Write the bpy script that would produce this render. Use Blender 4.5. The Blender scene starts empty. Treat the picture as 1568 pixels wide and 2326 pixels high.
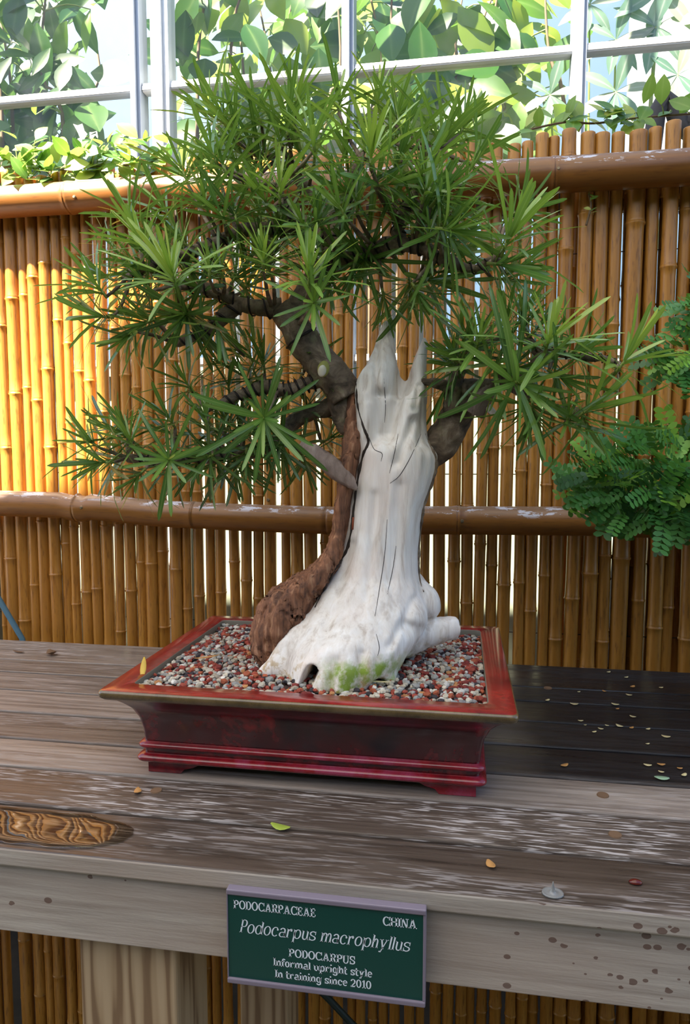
import bpy, bmesh, math, random
import numpy as np
from mathutils import Vector, Matrix, noise
R = math.radians
S = bpy.context.scene
C = S.collection
rnd = random.Random(7)

# ------------------------------------------------------------------ camera, sky, sun, canopy light, exposure
F, CX, CY, ZC, TOP = 1580.0, 784.0, 1163.0, 1.17, 0.75
YAW, PIT = R(9.36), R(4.88)
cam_d = bpy.data.cameras.new('camera'); cam = bpy.data.objects.new('camera', cam_d); C.objects.link(cam)
cam.location = (0, 0, ZC); cam.rotation_euler = (math.pi / 2 - PIT, 0, YAW)
cam_d.sensor_fit = 'VERTICAL'; cam_d.sensor_height = 36; cam_d.lens = 36 * F / 2326; cam_d.clip_start = 0.02
S.camera = cam
S.view_settings.view_transform = 'Standard'; S.view_settings.look = 'None'
S.view_settings.gamma = 1; S.view_settings.use_curve_mapping = False
S.view_settings.exposure = 0.45
SUN_DIR = Vector((-0.38, -0.47, 0.80)).normalized()       # towards the sun
w = bpy.data.worlds.new('sky'); S.world = w; w.use_nodes = True
nt = w.node_tree; bg = nt.nodes['Background']; sk = nt.nodes.new('ShaderNodeTexSky')
sk.sky_type = 'NISHITA'; sk.sun_disc = False; sk.sun_elevation = math.asin(SUN_DIR.z)
sk.sun_rotation = math.atan2(SUN_DIR.x, SUN_DIR.y); sk.dust_density = 1.2; sk.air_density = 1.0; sk.ozone_density = 1.0
nt.links.new(sk.outputs[0], bg.inputs[0]); bg.inputs[1].default_value = 0.32
sd = bpy.data.lights.new('sun', 'SUN'); so = bpy.data.objects.new('sun', sd); C.objects.link(so)
sd.energy = 36.0; sd.angle = R(1.2); sd.color = (1.0, 0.90, 0.74)
so.rotation_euler = SUN_DIR.to_track_quat('Z', 'Y').to_euler()

# ------------------------------------------------------------------ pixel helpers (a pixel gives a direction; a plane gives the distance)
fw = Vector((-math.sin(YAW) * math.cos(PIT), math.cos(YAW) * math.cos(PIT), -math.sin(PIT)))
rt = Vector((math.cos(YAW), math.sin(YAW), 0)); upv = rt.cross(fw); CAM = Vector((0, 0, ZC))
def ray(x, y): return rt * ((x - CX) / F) + upv * ((CY - y) / F) + fw
def at(x, y, Y): r = ray(x, y); return CAM + r * (Y / r.y)          # on the vertical plane at depth Y
def onz(x, y, z): r = ray(x, y); return CAM + r * ((z - ZC) / r.z)  # on a horizontal plane
def proj(p):
    d = Vector(p) - CAM; k = d.dot(fw); return CX + F * d.dot(rt) / k, CY - F * d.dot(upv) / k, k

# ------------------------------------------------------------------ object helpers
def mesh(name, v, f, mats=None, smooth=False):
    m = bpy.data.meshes.new(name); m.from_pydata([tuple(a) for a in v], [], f); m.update()
    for k in (mats if isinstance(mats, (list, tuple)) else [mats] if mats else []): m.materials.append(k)
    if smooth: m.polygons.foreach_set('use_smooth', [True] * len(m.polygons))
    return m
def link(name, m, parent=None, loc=None):
    o = bpy.data.objects.new(name, m); C.objects.link(o)
    if parent is not None: o.parent = parent
    if loc is not None: o.location = loc
    return o
def tag(o, label=None, cat=None, group=None, kind=None):
    if label: o['label'] = label
    if cat: o['category'] = cat
    if group: o['group'] = group
    if kind: o['kind'] = kind
    return o
def empty(name, label=None, cat=None, group=None, kind=None, loc=(0, 0, 0)):
    o = bpy.data.objects.new(name, None); C.objects.link(o); o.location = loc; o.empty_display_size = 0.05
    return tag(o, label, cat, group, kind)
def part(name, m, parent):          # a part whose mesh is in world coordinates, under a thing at parent.location
    o = bpy.data.objects.new(name, m); C.objects.link(o); o.parent = parent
    p, off = parent, Vector((0, 0, 0))
    while p is not None: off += p.location; p = p.parent
    o.location = -off
    return o
def box(x0, x1, y0, y1, z0, z1, bev=0.0, seg=2):
    bm = bmesh.new(); bmesh.ops.create_cube(bm, size=1)
    for q in bm.verts: q.co = Vector(((x0 + x1) / 2 + q.co.x * (x1 - x0), (y0 + y1) / 2 + q.co.y * (y1 - y0), (z0 + z1) / 2 + q.co.z * (z1 - z0)))
    if bev: bmesh.ops.bevel(bm, geom=list(bm.edges), offset=bev, segments=seg, profile=0.5, affect='EDGES')
    return bm
def bm_mesh(name, bm, mat, smooth=False):
    m = bpy.data.meshes.new(name); bm.to_mesh(m); bm.free(); m.materials.append(mat)
    if smooth: m.polygons.foreach_set('use_smooth', [True] * len(m.polygons))
    return m
def catmull(P, n):
    P = [np.array(p, float) for p in P]; Q = [2 * P[0] - P[1]] + P + [2 * P[-1] - P[-2]]; out = []
    for i in range(1, len(Q) - 2):
        a, b, c, d = Q[i - 1:i + 3]
        for k in range(n):
            t = k / n
            out.append(0.5 * ((2 * b) + (c - a) * t + (2 * a - 5 * b + 4 * c - d) * t * t + (3 * b - a - 3 * c + d) * t ** 3))
    out.append(P[-1]); return out
def tube_vf(pts, rad, sides=8, n=4, lump=0.0, freq=40.0, ell=1.0):
    A = catmull([tuple(p) + (r,) for p, r in zip(pts, rad)], n)
    v, f = [], []; ref = Vector((0.3, 0.2, 1)).normalized()
    P = [Vector(a[:3]) for a in A]
    for i, p in enumerate(P):
        t = (P[min(i + 1, len(P) - 1)] - P[max(i - 1, 0)])
        t = t.normalized() if t.length > 1e-9 else Vector((0, 0, 1))
        if abs(t.dot(ref)) > 0.95: ref = Vector((1, 0.3, 0)).normalized()
        u = (ref - t * ref.dot(t)).normalized(); ww = t.cross(u); ref = u
        for k in range(sides):
            a = 2 * math.pi * k / sides; r = max(A[i][3], 1e-4)
            q = p + (u * math.cos(a) + ww * math.sin(a) * ell) * r
            if lump: q += (q - p).normalized() * (lump * noise.noise(q * freq) + lump * 0.5 * noise.noise(q * freq * 2.3))
            v.append(q)
    for i in range(len(P) - 1):
        for k in range(sides):
            a, b = i * sides + k, i * sides + (k + 1) % sides
            f.append((a, b, b + sides, a + sides))
    f.append(tuple(range(sides - 1, -1, -1))); e = (len(P) - 1) * sides; f.append(tuple(range(e, e + sides)))
    return v, f
def tube(name, pts, rad, mat, parent=None, **k):
    m = mesh(name, *tube_vf(pts, rad, **k), mat, smooth=True)
    return part(name, m, parent) if parent is not None else link(name, m)

# ------------------------------------------------------------------ materials
class N:
    def __init__(s, name):
        s.m = bpy.data.materials.new(name); s.m.use_nodes = True; s.t = s.m.node_tree
        s.b = s.t.nodes['Principled BSDF']; s.o = s.t.nodes['Material Output']
    def n(s, typ, **k):
        q = s.t.nodes.new(typ)
        for a, b in k.items(): setattr(q, a, b)
        return q
    def l(s, a, b): s.t.links.new(a, b)
    def set(s, **k):
        for a, b in k.items():
            i = s.b.inputs[a.replace('_', ' ')]
            if hasattr(b, 'links'): s.l(b, i)
            else: i.default_value = (*b, 1) if isinstance(b, tuple) and len(b) == 3 else b
        return s
    def coord(s, scale=(1, 1, 1), kind='Object'):
        tc = s.n('ShaderNodeTexCoord'); mp = s.n('ShaderNodeMapping'); mp.inputs['Scale'].default_value = scale
        s.l(tc.outputs[kind], mp.inputs[0]); return mp.outputs[0]
    def noise(s, scale, detail=3, co=None, rough=0.55, dist=0.0):
        q = s.n('ShaderNodeTexNoise'); q.inputs['Scale'].default_value = scale; q.inputs['Detail'].default_value = detail
        q.inputs['Roughness'].default_value = rough; q.inputs['Distortion'].default_value = dist
        if co is not None: s.l(co, q.inputs['Vector'])
        return q.outputs['Fac']
    def ramp(s, fac, stops, interp='LINEAR'):
        q = s.n('ShaderNodeValToRGB'); e = q.color_ramp.elements; q.color_ramp.interpolation = interp
        while len(e) < len(stops): e.new(0.5)
        for a, (p, c) in zip(e, stops): a.position = p; a.color = (*c, 1) if len(c) == 3 else c
        s.l(fac, q.inputs[0]); return q.outputs[0]
    def mix(s, fac, a, b, mode='MIX'):
        q = s.n('ShaderNodeMix', data_type='RGBA', blend_type=mode)
        for i, x in ((0, fac), (6, a), (7, b)):
            if hasattr(x, 'links'): s.l(x, q.inputs[i])
            else: q.inputs[i].default_value = (*x, 1) if isinstance(x, tuple) else x
        return q.outputs[2]
    def math(s, op, a, b=0.0, clamp=False):
        q = s.n('ShaderNodeMath', operation=op, use_clamp=clamp)
        for i, x in enumerate((a, b)):
            if hasattr(x, 'links'): s.l(x, q.inputs[i])
            else: q.inputs[i].default_value = x
        return q.outputs[0]
    def mrange(s, v, a, b, c=0.0, d=1.0):
        q = s.n('ShaderNodeMapRange'); s.l(v, q.inputs[0])
        for i, x in enumerate((a, b, c, d)): q.inputs[i + 1].default_value = x
        return q.outputs[0]
    def sep(s, v):
        q = s.n('ShaderNodeSeparateXYZ'); s.l(v, q.inputs[0]); return q.outputs
    def attr(s, name):
        q = s.n('ShaderNodeAttribute'); q.attribute_name = name; return q
    def rand(s): return s.n('ShaderNodeObjectInfo').outputs['Random']
    def bump(s, h, strength=0.3, dist=0.002):
        q = s.n('ShaderNodeBump'); q.inputs['Strength'].default_value = strength; q.inputs['Distance'].default_value = dist
        s.l(h, q.inputs['Height']); s.l(q.outputs[0], s.b.inputs['Normal']); return s
def plain(name, col, rough=0.5, metal=0.0, spec=0.5):
    return N(name).set(Base_Color=col, Roughness=rough, Metallic=metal, Specular_IOR_Level=spec).m

def bamboo_mat(name, lo, hi, axis):
    m = N(name); sc = [55, 55, 55]; sc[axis] = 2.2
    co = m.coord(tuple(sc)); g = m.noise(1.0, 4, co, 0.6)
    big = m.noise(1.0, 2, m.coord(tuple(6 if i != axis else 1.6 for i in range(3))))
    col = m.ramp(g, [(0.28, lo), (0.72, hi)])
    col = m.mix(m.mrange(big, .35, .7), col, m.mix(0.4, col, (.22, .068, .008)))
    rn = m.rand(); col = m.mix(m.mrange(rn, 0, 1, 0.0, .45), col, (.25, .10, .012))
    fine = m.noise(1.0, 3, m.coord(tuple(260 if i != axis else 30 for i in range(3))))
    col = m.mix(m.mrange(fine, .54, .70, 0, .6), col, (.10, .034, .008))
    m.set(Base_Color=col, Roughness=m.mrange(g, .2, .8, .28, .5), Specular_IOR_Level=.5)
    m.bump(g, .25, .001); return m
M = {}
M['bamboo'] = bamboo_mat('bamboo_pole', (.27, .10, .011), (.62, .31, .052), 2).m
_m = bamboo_mat('bamboo_rail', (.085, .034, .007), (.24, .098, .018), 0)
_old = _m.b.inputs['Base Color'].links[0].from_socket
_nz = _m.sep(_m.n('ShaderNodeNewGeometry').outputs['Normal'])[2]
_pk = _m.noise(1.0, 3, _m.coord((9, 60, 60)), .6)
_wx = _m.sep(_m.coord())[0]
_grey = _m.mix(_m.mrange(_m.math('ADD', _nz, _m.math('MULTIPLY', _pk, .6)), .75, 1.35, 0, .8), _old, (.21, .155, .115))
_flk = _m.math('MULTIPLY', _m.mrange(_m.noise(1.0, 4, _m.coord((22, 70, 70)), .7), .55, .575), _m.mrange(_m.math('ADD', _nz, _m.mrange(_wx, -.6, .5, -.35, .15)), .2, .45))
_m.set(Base_Color=_m.mix(_flk, _grey, (.50, .50, .56)))
M['rail'] = _m.m
M['dark_timber'] = plain('dark_timber', (.025, .014, .008), .8)

# bench planks: weathered dark stain, worn pale flecks along the grain, damp areas glossier, wet boards darkened with painted shade
def plank_mat(name, y_white):
    m = N(name); co = m.coord(); xyz = m.sep(co); rn = m.rand()
    sh = m.n('ShaderNodeVectorMath', operation='ADD'); m.l(co, sh.inputs[0])
    cb = m.n('ShaderNodeCombineXYZ'); m.l(m.math('MULTIPLY', rn, 37.0), cb.inputs[0]); m.l(m.math('MULTIPLY', rn, 11.0), cb.inputs[2]); m.l(cb.outputs[0], sh.inputs[1])
    def st(sx, sy, d=4, r=.6):
        mp = m.n('ShaderNodeMapping'); mp.inputs['Scale'].default_value = (sx, sy, sy); m.l(sh.outputs[0], mp.inputs[0]); return m.noise(1.0, d, mp.outputs[0], r)
    g = st(5, 130); big = st(2.6, 12, 3); fl = st(26, 330, 3, .5); fl2 = st(9, 150, 3)
    def oa(nm):
        q = m.n('ShaderNodeAttribute', attribute_type='OBJECT'); q.attribute_name = nm; return q.outputs['Fac']
    tone, fleck = oa('tone'), oa('fleck')
    base = m.ramp(g, [(.3, (.018, .011, .007)), (.7, (.072, .045, .029))])
    tint = m.mix(tone, base, m.ramp(g, [(.28, (.19, .145, .115)), (.72, (.46, .385, .32))]))
    worn = m.mrange(big, .42, .64)
    pale = m.math('MULTIPLY', m.math('MULTIPLY', m.mrange(fl, .54, .60), m.mrange(big, .42, .56)), fleck)
    pale2 = m.math('MULTIPLY', m.mrange(fl2, .52, .64), worn)
    col = m.mix(m.math('MULTIPLY', m.math('MULTIPLY', pale2, .6), fleck), tint, (.30, .245, .20))
    col = m.mix(m.math('MULTIPLY', pale, .8), col, (.50, .45, .42))
    # wet boards beyond the pot, with the second tree's shade and dark reflection painted in
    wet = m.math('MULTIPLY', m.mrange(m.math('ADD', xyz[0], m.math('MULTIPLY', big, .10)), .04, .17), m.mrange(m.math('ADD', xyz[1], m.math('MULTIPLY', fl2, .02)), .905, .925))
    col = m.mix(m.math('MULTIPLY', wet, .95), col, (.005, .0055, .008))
    damp = m.math('MULTIPLY', m.mrange(big, .56, .40), .8)
    m.set(Base_Color=col, Roughness=m.math('SUBTRACT', m.math('ADD', m.mrange(g, .3, .7, .38, .62), m.math('MULTIPLY', pale, .3)), m.math('MULTIPLY', damp, .2)), Specular_IOR_Level=.5)
    m.bump(m.math('ADD', g, m.math('MULTIPLY', fl, .4)), .5, .0015); return m.m
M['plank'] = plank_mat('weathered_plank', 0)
def fascia_mat():
    m = N('grey_timber_edge'); g = m.noise(1.0, 5, m.coord((6, 90, 170)), .65); b = m.noise(1.0, 3, m.coord((3, 10, 18)))
    fine = m.noise(1.0, 2, m.coord((90, 500, 600)))
    col = m.ramp(g, [(.28, (.25, .205, .165)), (.72, (.50, .44, .37))])
    col = m.mix(m.mrange(b, .4, .65, 0, .5), col, (.36, .27, .21))
    x = m.sep(m.coord())[0]
    v = m.n('ShaderNodeTexVoronoi'); v.inputs['Scale'].default_value = 1.0; m.l(m.coord((95, 95, 130)), v.inputs['Vector'])
    sp = m.n('ShaderNodeSeparateColor'); m.l(v.outputs['Color'], sp.inputs[0])
    spot = m.math('MULTIPLY', m.math('LESS_THAN', v.outputs['Distance'], m.math('MULTIPLY', sp.outputs[0], .52)), m.math('LESS_THAN', sp.outputs[1], m.mrange(x, .0, .20, .03, .75)))
    col = m.mix(m.math('MULTIPLY', spot, .8), col, (.10, .045, .028))
    m.set(Base_Color=col, Roughness=.75); m.bump(m.math('ADD', g, m.math('MULTIPLY', fine, .5)), .45, .001); return m.m
M['fascia'] = fascia_mat()
def post_mat():
    m = N('pale_pine_post'); wv = m.n('ShaderNodeTexWave', wave_type='BANDS', bands_direction='X'); m.l(m.coord((1, 1, .06)), wv.inputs['Vector'])
    wv.inputs['Scale'].default_value = 15; wv.inputs['Distortion'].default_value = 7.0; wv.inputs['Detail'].default_value = 2; wv.inputs['Detail Scale'].default_value = 3
    col = m.ramp(wv.outputs['Fac'], [(.1, (.42, .30, .175)), (.7, (.34, .23, .125)), (.95, (.20, .12, .06))])
    return m.set(Base_Color=col, Roughness=.7).m
M['post'] = post_mat()

def deadwood_mat():
    m = N('bleached_deadwood'); co = m.coord(); xyz = m.sep(co)
    g = m.noise(1.0, 5, m.coord((70, 70, 7)), .65, .4); b = m.noise(9, 3, co); b2 = m.noise(1.0, 4, m.coord((55, 55, 6)), .6)
    col = m.ramp(g, [(.25, (.47, .38, .31)), (.44, (.78, .72, .65)), (.70, (.90, .87, .83))])
    col = m.mix(m.mrange(b2, .54, .72, 0, .62), col, (.44, .36, .30))
    col = m.mix(m.mrange(b, .52, .72, 0, .6), col, (.80, .67, .60))
    # algae, ochre lichen and damp staining at the foot
    n1 = m.noise(42, 4, co, .65); n2 = m.noise(70, 4, co, .6)
    zf = m.mrange(m.math('ADD', xyz[2], m.math('MULTIPLY', n1, -.05)), .83, .868, 1, 0)
    xm = m.math('MULTIPLY', m.mrange(xyz[0], -.185, -.15), m.mrange(xyz[0], -.09, -.06, 1, 0))
    col = m.mix(m.math('MULTIPLY', m.mrange(n2, .52, .62), m.mrange(xyz[2], .870, .915, .85, 0)), col, (.42, .27, .08))
    gz = m.mrange(m.math('ADD', xyz[2], m.math('MULTIPLY', n1, -.03)), .876, .894, 1, 0)
    col = m.mix(m.math('MULTIPLY', m.math('MULTIPLY', m.math('MULTIPLY', gz, xm), m.mrange(n1, .36, .55)), .95), col, (.22, .33, .025))
    m.set(Base_Color=col, Roughness=.72, Specular_IOR_Level=.25); m.bump(m.math('ADD', g, m.math('MULTIPLY', b2, .6)), .55, .003); return m.m
M['deadwood'] = deadwood_mat()
def bark_mat(name, a, b, c, sc=(60, 60, 12)):
    m = N(name); g = m.noise(1.0, 5, m.coord(sc), .65, .6); n = m.noise(26, 4, m.coord(), .6)
    col = m.ramp(g, [(.3, a), (.55, b), (.75, c)])
    col = m.mix(m.mrange(n, .58, .70, 0, .7), col, (.25, .24, .12) if 'branch' in name else a)
    m.set(Base_Color=col, Roughness=.8); m.bump(m.math('ADD', g, n), .9, .004); return m.m
M['vein'] = bark_mat('red_brown_vein', (.05, .021, .012), (.27, .115, .056), (.54, .31, .175), (110, 110, 15))
M['bark'] = bark_mat('branch_bark', (.035, .023, .015), (.20, .145, .095), (.42, .34, .25), (40, 40, 40))
M['grey_shard'] = bark_mat('grey_shard', (.16, .11, .085), (.27, .20, .165), (.36, .29, .24))
M['wire'] = plain('anodised_wire', (.025, .018, .016), .45, .6)
M['cut'] = N('fresh_cut').m
_n = N('cut_wood'); _n.set(Base_Color=_n.ramp(_n.noise(60, 3, _n.coord()), [(.3, (.60, .52, .36)), (.7, (.80, .77, .66))]), Roughness=.7); M['cut'] = _n.m
M['callus'] = plain('cut_callus', (.32, .32, .08), .7)

def leaf_mat(name, stops, rib, transl=.3, rough=.34, tcol=(.35, .6, .06)):
    m = N(name); v = m.attr('var').outputs['Fac']; r = m.attr('rib').outputs['Fac']
    col = m.ramp(v, stops); col = m.mix(m.math('MULTIPLY', m.math('POWER', r, 9.0), .5), col, rib)
    m.set(Base_Color=col, Roughness=rough, Specular_IOR_Level=.55)
    t = m.n('ShaderNodeBsdfTranslucent'); m.l(m.mix(.5, col, tcol, 'MIX'), t.inputs[0])
    x = m.n('ShaderNodeMixShader'); x.inputs[0].default_value = transl
    m.l(m.b.outputs[0], x.inputs[1]); m.l(t.outputs[0], x.inputs[2]); m.l(x.outputs[0], m.o.inputs[0]); return m.m
M['leaf'] = leaf_mat('podocarpus_leaf', [(0, (.030, .085, .028)), (.35, (.092, .205, .042)), (.7, (.24, .37, .052)), (1, (.48, .57, .10))], (.36, .50, .16), .25, .27)
M['leaf2'] = leaf_mat('small_leaflet', [(0, (.03, .14, .035)), (.6, (.10, .30, .05)), (1, (.30, .58, .07))], (.06, .2, .04), .25, .45)
M['vine_leaf'] = leaf_mat('vine_leaf', [(0, (.04, .14, .025)), (.6, (.15, .28, .045)), (1, (.32, .36, .08))], (.3, .4, .12), .35, .4)
M['big_leaf'] = leaf_mat('greenhouse_leaf', [(0, (.008, .038, .012)), (.45, (.022, .085, .012)), (.8, (.085, .17, .012)), (1, (.20, .26, .03))], (.16, .24, .07), .4, .35)
M['pale_leaf'] = leaf_mat('veined_pale_leaf', [(0, (.06, .13, .09)), (.5, (.10, .19, .14)), (1, (.22, .25, .18))], (.45, .45, .42), .35, .4)
M['stem'] = plain('green_stem', (.22, .28, .05), .5)
M['woody_stem'] = plain('woody_stem', (.13, .085, .045), .8)

def glaze_mat():
    m = N('red_glaze'); co = m.coord(); b = m.noise(8, 4, co, .65, .8); f = m.noise(900, 2, co)
    n3 = m.noise(26, 4, co, .7)
    col = m.ramp(m.math('ADD', m.math('MULTIPLY', b, .75), m.math('MULTIPLY', n3, .25)), [(.40, (.010, .004, .008)), (.52, (.06, .003, .005)), (.64, (.30, .009, .012))])
    col = m.mix(m.mrange(f, .60, .72, 0, .5), col, (.012, .006, .012))
    m.set(Base_Color=col, Roughness=.22, Coat_Weight=.6, Coat_Roughness=.12); m.bump(f, .12, .0006); return m.m
M['glaze'] = glaze_mat()
def glaze_red(name, a, b, c):
    m = N(name); co = m.coord(); n1 = m.noise(14, 4, co, .7); f = m.noise(900, 2, co)
    col = m.ramp(n1, [(.32, a), (.5, b), (.66, c)]); col = m.mix(m.mrange(f, .58, .70, 0, .45), col, (.03, .006, .012))
    m.set(Base_Color=col, Roughness=.25, Coat_Weight=.5, Coat_Roughness=.15); m.bump(f, .12, .0006); return m.m
M['glaze_rim'] = glaze_red('red_rim_glaze', (.11, .006, .009), (.25, .011, .011), (.34, .022, .017))
M['glaze_bead'] = glaze_red('red_moulding_glaze', (.09, .004, .008), (.24, .007, .012), (.30, .035, .075))
M['glaze_edge'] = glaze_red('olive_edge_glaze', (.07, .045, .018), (.13, .085, .035), (.17, .11, .05))
M['glaze_in'] = plain('pot_inner_clay', (.17, .15, .11), .8)
_n = N('pebble'); _c = _n.attr('col').outputs['Color']; _n.set(Base_Color=_n.mix(_n.mrange(_n.noise(420, 3, _n.coord()), .35, .7, 0, .45), _c, _n.mix(.6, _c, (.05, .03, .02))), Roughness=.8); _n.bump(_n.noise(500, 3, _n.coord()), .5, .001); M['pebble'] = _n.m
_n = N('soil'); _n.set(Base_Color=_n.ramp(_n.noise(120, 4, _n.coord()), [(.3, (.03, .02, .015)), (.7, (.13, .08, .06))]), Roughness=.95); M['soil'] = _n.m
M['sign_green'] = plain('sign_green', (.004, .052, .040), .35)
M['sign_white'] = plain('sign_letter_white', (.72, .76, .80), .5)
M['sign_rail'] = plain('sign_rail_plastic', (.20, .165, .205), .4)
M['alu'] = plain('aluminium_frame', (.26, .30, .37), .4, .0)
M['white_frame'] = plain('white_painted_frame', (.62, .63, .64), .45)
_n = N('dusty_glass')                                       # thin dusty pane
_t = _n.n('ShaderNodeBsdfTransparent'); _g = _n.n('ShaderNodeBsdfGlossy'); _g.inputs['Roughness'].default_value = .02; _g.inputs[0].default_value = (.25, .26, .28, 1)
_d = _n.n('ShaderNodeBsdfDiffuse'); _d.inputs[0].default_value = (.75, .82, .85, 1)
_lw = _n.n('ShaderNodeLayerWeight'); _lw.inputs[0].default_value = .5; _fr = _n.math('ADD', _n.math('MULTIPLY', _n.math('POWER', _lw.outputs['Facing'], 5.0), .6), .04)
_x1 = _n.n('ShaderNodeMixShader'); _n.l(_fr, _x1.inputs[0]); _n.l(_t.outputs[0], _x1.inputs[1]); _n.l(_g.outputs[0], _x1.inputs[2])
_x2 = _n.n('ShaderNodeMixShader'); _n.l(_n.mrange(_n.noise(7, 5, _n.coord(), .7), .48, .8, .0, .012), _x2.inputs[0]); _n.l(_x1.outputs[0], _x2.inputs[1]); _n.l(_d.outputs[0], _x2.inputs[2]); _n.l(_x2.outputs[0], _n.o.inputs[0])
M['glass'] = _n.m
M['cream_wall'] = plain('cream_wall', (.20, .22, .16), .8)
M['blue_wall'] = plain('sky_blue_sheet', (.030, .072, .135), .7)
M['white_sheet'] = plain('white_sheet', (.20, .21, .23), .7)
_n = N('ground'); _n.set(Base_Color=_n.ramp(_n.noise(14, 4, _n.coord()), [(.3, (.007, .0055, .004)), (.7, (.02, .016, .012))]), Roughness=.95); M['ground'] = _n.m
_n = N('sun_blocker_cloth'); _n.set(Base_Color=(.75, .75, .74), Roughness=.9); _t = _n.n('ShaderNodeBsdfTranslucent'); _t.inputs[0].default_value = (.85, .87, .90, 1)
_x = _n.n('ShaderNodeMixShader'); _x.inputs[0].default_value = .22; _n.l(_n.b.outputs[0], _x.inputs[1]); _n.l(_t.outputs[0], _x.inputs[2]); _n.l(_x.outputs[0], _n.o.inputs[0]); M['cloth'] = _n.m
_n = N('water'); _t = _n.n('ShaderNodeBsdfTransparent'); _t.inputs[0].default_value = (.80, .74, .66, 1); _g = _n.n('ShaderNodeBsdfGlossy'); _g.inputs['Roughness'].default_value = .01
_fr = _n.n('ShaderNodeFresnel'); _fr.inputs[0].default_value = 1.45; _x = _n.n('ShaderNodeMixShader'); _n.l(_fr.outputs[0], _x.inputs[0]); _n.l(_t.outputs[0], _x.inputs[1]); _n.l(_g.outputs[0], _x.inputs[2]); _n.l(_x.outputs[0], _n.o.inputs[0]); M['water'] = _n.m
M['blue_rod'] = plain('blue_grey_rod', (.06, .14, .20), .5)
M['green_rod'] = plain('dark_green_hose', (.012, .03, .028), .45)
M['screw'] = plain('screw_metal', (.22, .17, .10), .45, .7)
M['petal'] = plain('pale_petal', (.62, .53, .27), .7)
M['petal_o'] = plain('orange_petal', (.48, .24, .07), .7)
M['leaf_green'] = plain('fallen_green_leaf', (.34, .42, .06), .45)
M['leaf_yellow'] = plain('fallen_yellow_leaf', (.65, .42, .05), .5)
M['leaf_brown'] = plain('dry_brown_leaf', (.16, .09, .045), .8)

# ------------------------------------------------------------------ the setting
GZ = -0.34
tag(link('floor', mesh('floor', [(-6, -4, GZ), (6, -4, GZ), (6, 8, GZ), (-6, 8, GZ)], [(0, 1, 2, 3)], M['ground'])), 'bare dark earth under the bench and fence', 'floor', kind='structure')
# unseen cloth added over the bench to block sun: its slanting back edge lets the sun reach only the far end of the fence
cz = 2.6; edge = lambda x: .93 + .444 * (x + .824) + .05 * math.sin(x * 9) + .03 * math.sin(x * 23 + 1)
xs = [-2.3 + 2.9 * i / 60 for i in range(61)]
v = []; f = []
for x in xs: v += [(x, -1.35, cz), (x, edge(x), cz)]
for i in range(60): f.append((2 * i, 2 * i + 2, 2 * i + 3, 2 * i + 1))
sail = empty('sun_blocker', 'unseen white cloth added above the display bench to block the sun', 'sun blocker', loc=(-.8, -.8, GZ))
part('cloth', mesh('cloth', v, f, M['cloth']), sail)
for px_, py_ in ((-2.28, -1.33), (.58, -1.33), (-2.28, .30)):  # unseen posts carrying the added cloth
    tube('post', [(px_, py_, GZ), (px_, py_, 1.2), (px_, py_, cz + .02)], [.025] * 3, M['white_frame'], sail, sides=10, n=1)

# unseen hedge added behind the camera to block low sky light
v, f = [], []; hx, hz = 60, 20
for j in range(hz + 1):
    for i in range(hx + 1):
        x = -6 + 12 * i / hx; z = GZ + 3.1 * j / hz; v.append((x, -2.2 + .12 * noise.noise(Vector((x * 3, z * 3, 1))) - .25 * (j == hz), z))
for j in range(hz):
    for i in range(hx): a = j * (hx + 1) + i; f.append((a, a + 1, a + hx + 2, a + hx + 1))
b = len(v); v += [(-6, -2.9, GZ), (6, -2.9, GZ), (6, -2.9, GZ + 3.1), (-6, -2.9, GZ + 3.1)]
f += [(b + 1, b, b + 3, b + 2), (b, b + 1, hx, 0), (hz * (hx + 1), hz * (hx + 1) + hx, b + 2, b + 3)]
tag(link('sky_blocker_hedge', mesh('sky_blocker_hedge', v, f, plain('hedge_green', (.02, .05, .012), .9))), 'unseen dark green hedge added across from the bench to block low sky light', 'hedge')

# greenhouse wall behind the fence
GY = 2.1
win = empty('window_1', 'greenhouse wall of dusty glass panes in aluminium bars', 'window', kind='structure', loc=(0, GY, GZ))
mull = [(-2.80, .034, 'alu'), (-2.20, .034, 'alu'), (-1.60, .034, 'alu'), (-.985, .034, 'alu'), (-.905, .058, 'white_frame'), (-.334, .036, 'alu'), (.307, .038, 'alu'), (.95, .036, 'alu'), (1.59, .036, 'alu')]
for x, wd, mt in mull:
    part('mullion', bm_mesh('mullion', box(x - wd / 2, x + wd / 2, GY - .03, GY + .03, GZ, 3.4, .004), M[mt]), win)
    part('mullion_lip', bm_mesh('mullion_lip', box(x - wd * .2, x + wd * .2, GY - .042, GY - .03, GZ, 3.4, .003), M[mt]), win)
for i in range(len(mull) - 1):
    xa, xb = mull[i][0], mull[i + 1][0]
    for z in (1.45, 2.272, 3.1):
        part('transom', bm_mesh('transom', box(xa + .018, xb - .018, GY - .02, GY + .015, z - .012, z + .012, .003), M['white_frame']), win)
        part('transom_lip', bm_mesh('transom_lip', box(xa + .018, xb - .018, GY - .022, GY - .02, z - .008, z + .004, .0008), M['white_frame']), win)
    for z0, z1 in ((1.46, 2.26), (2.284, 3.09)):
        part('pane', bm_mesh('pane', box(xa + .01, xb - .01, GY - .003, GY + .001, z0, z1), M['glass']), win)
tag(link('wall_back', bm_mesh('wall_back', box(-4, 4, GY + .04, GY + .10, GZ, 1.44), M['cream_wall'])), 'pale cream knee wall under the greenhouse glass', 'wall', kind='structure')
tag(link('wall_far', bm_mesh('wall_far', box(-5, 5, 4.2, 4.3, GZ, 5), M['blue_wall'])), 'sky blue sheeting at the far side of the greenhouse', 'wall', kind='structure')

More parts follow.
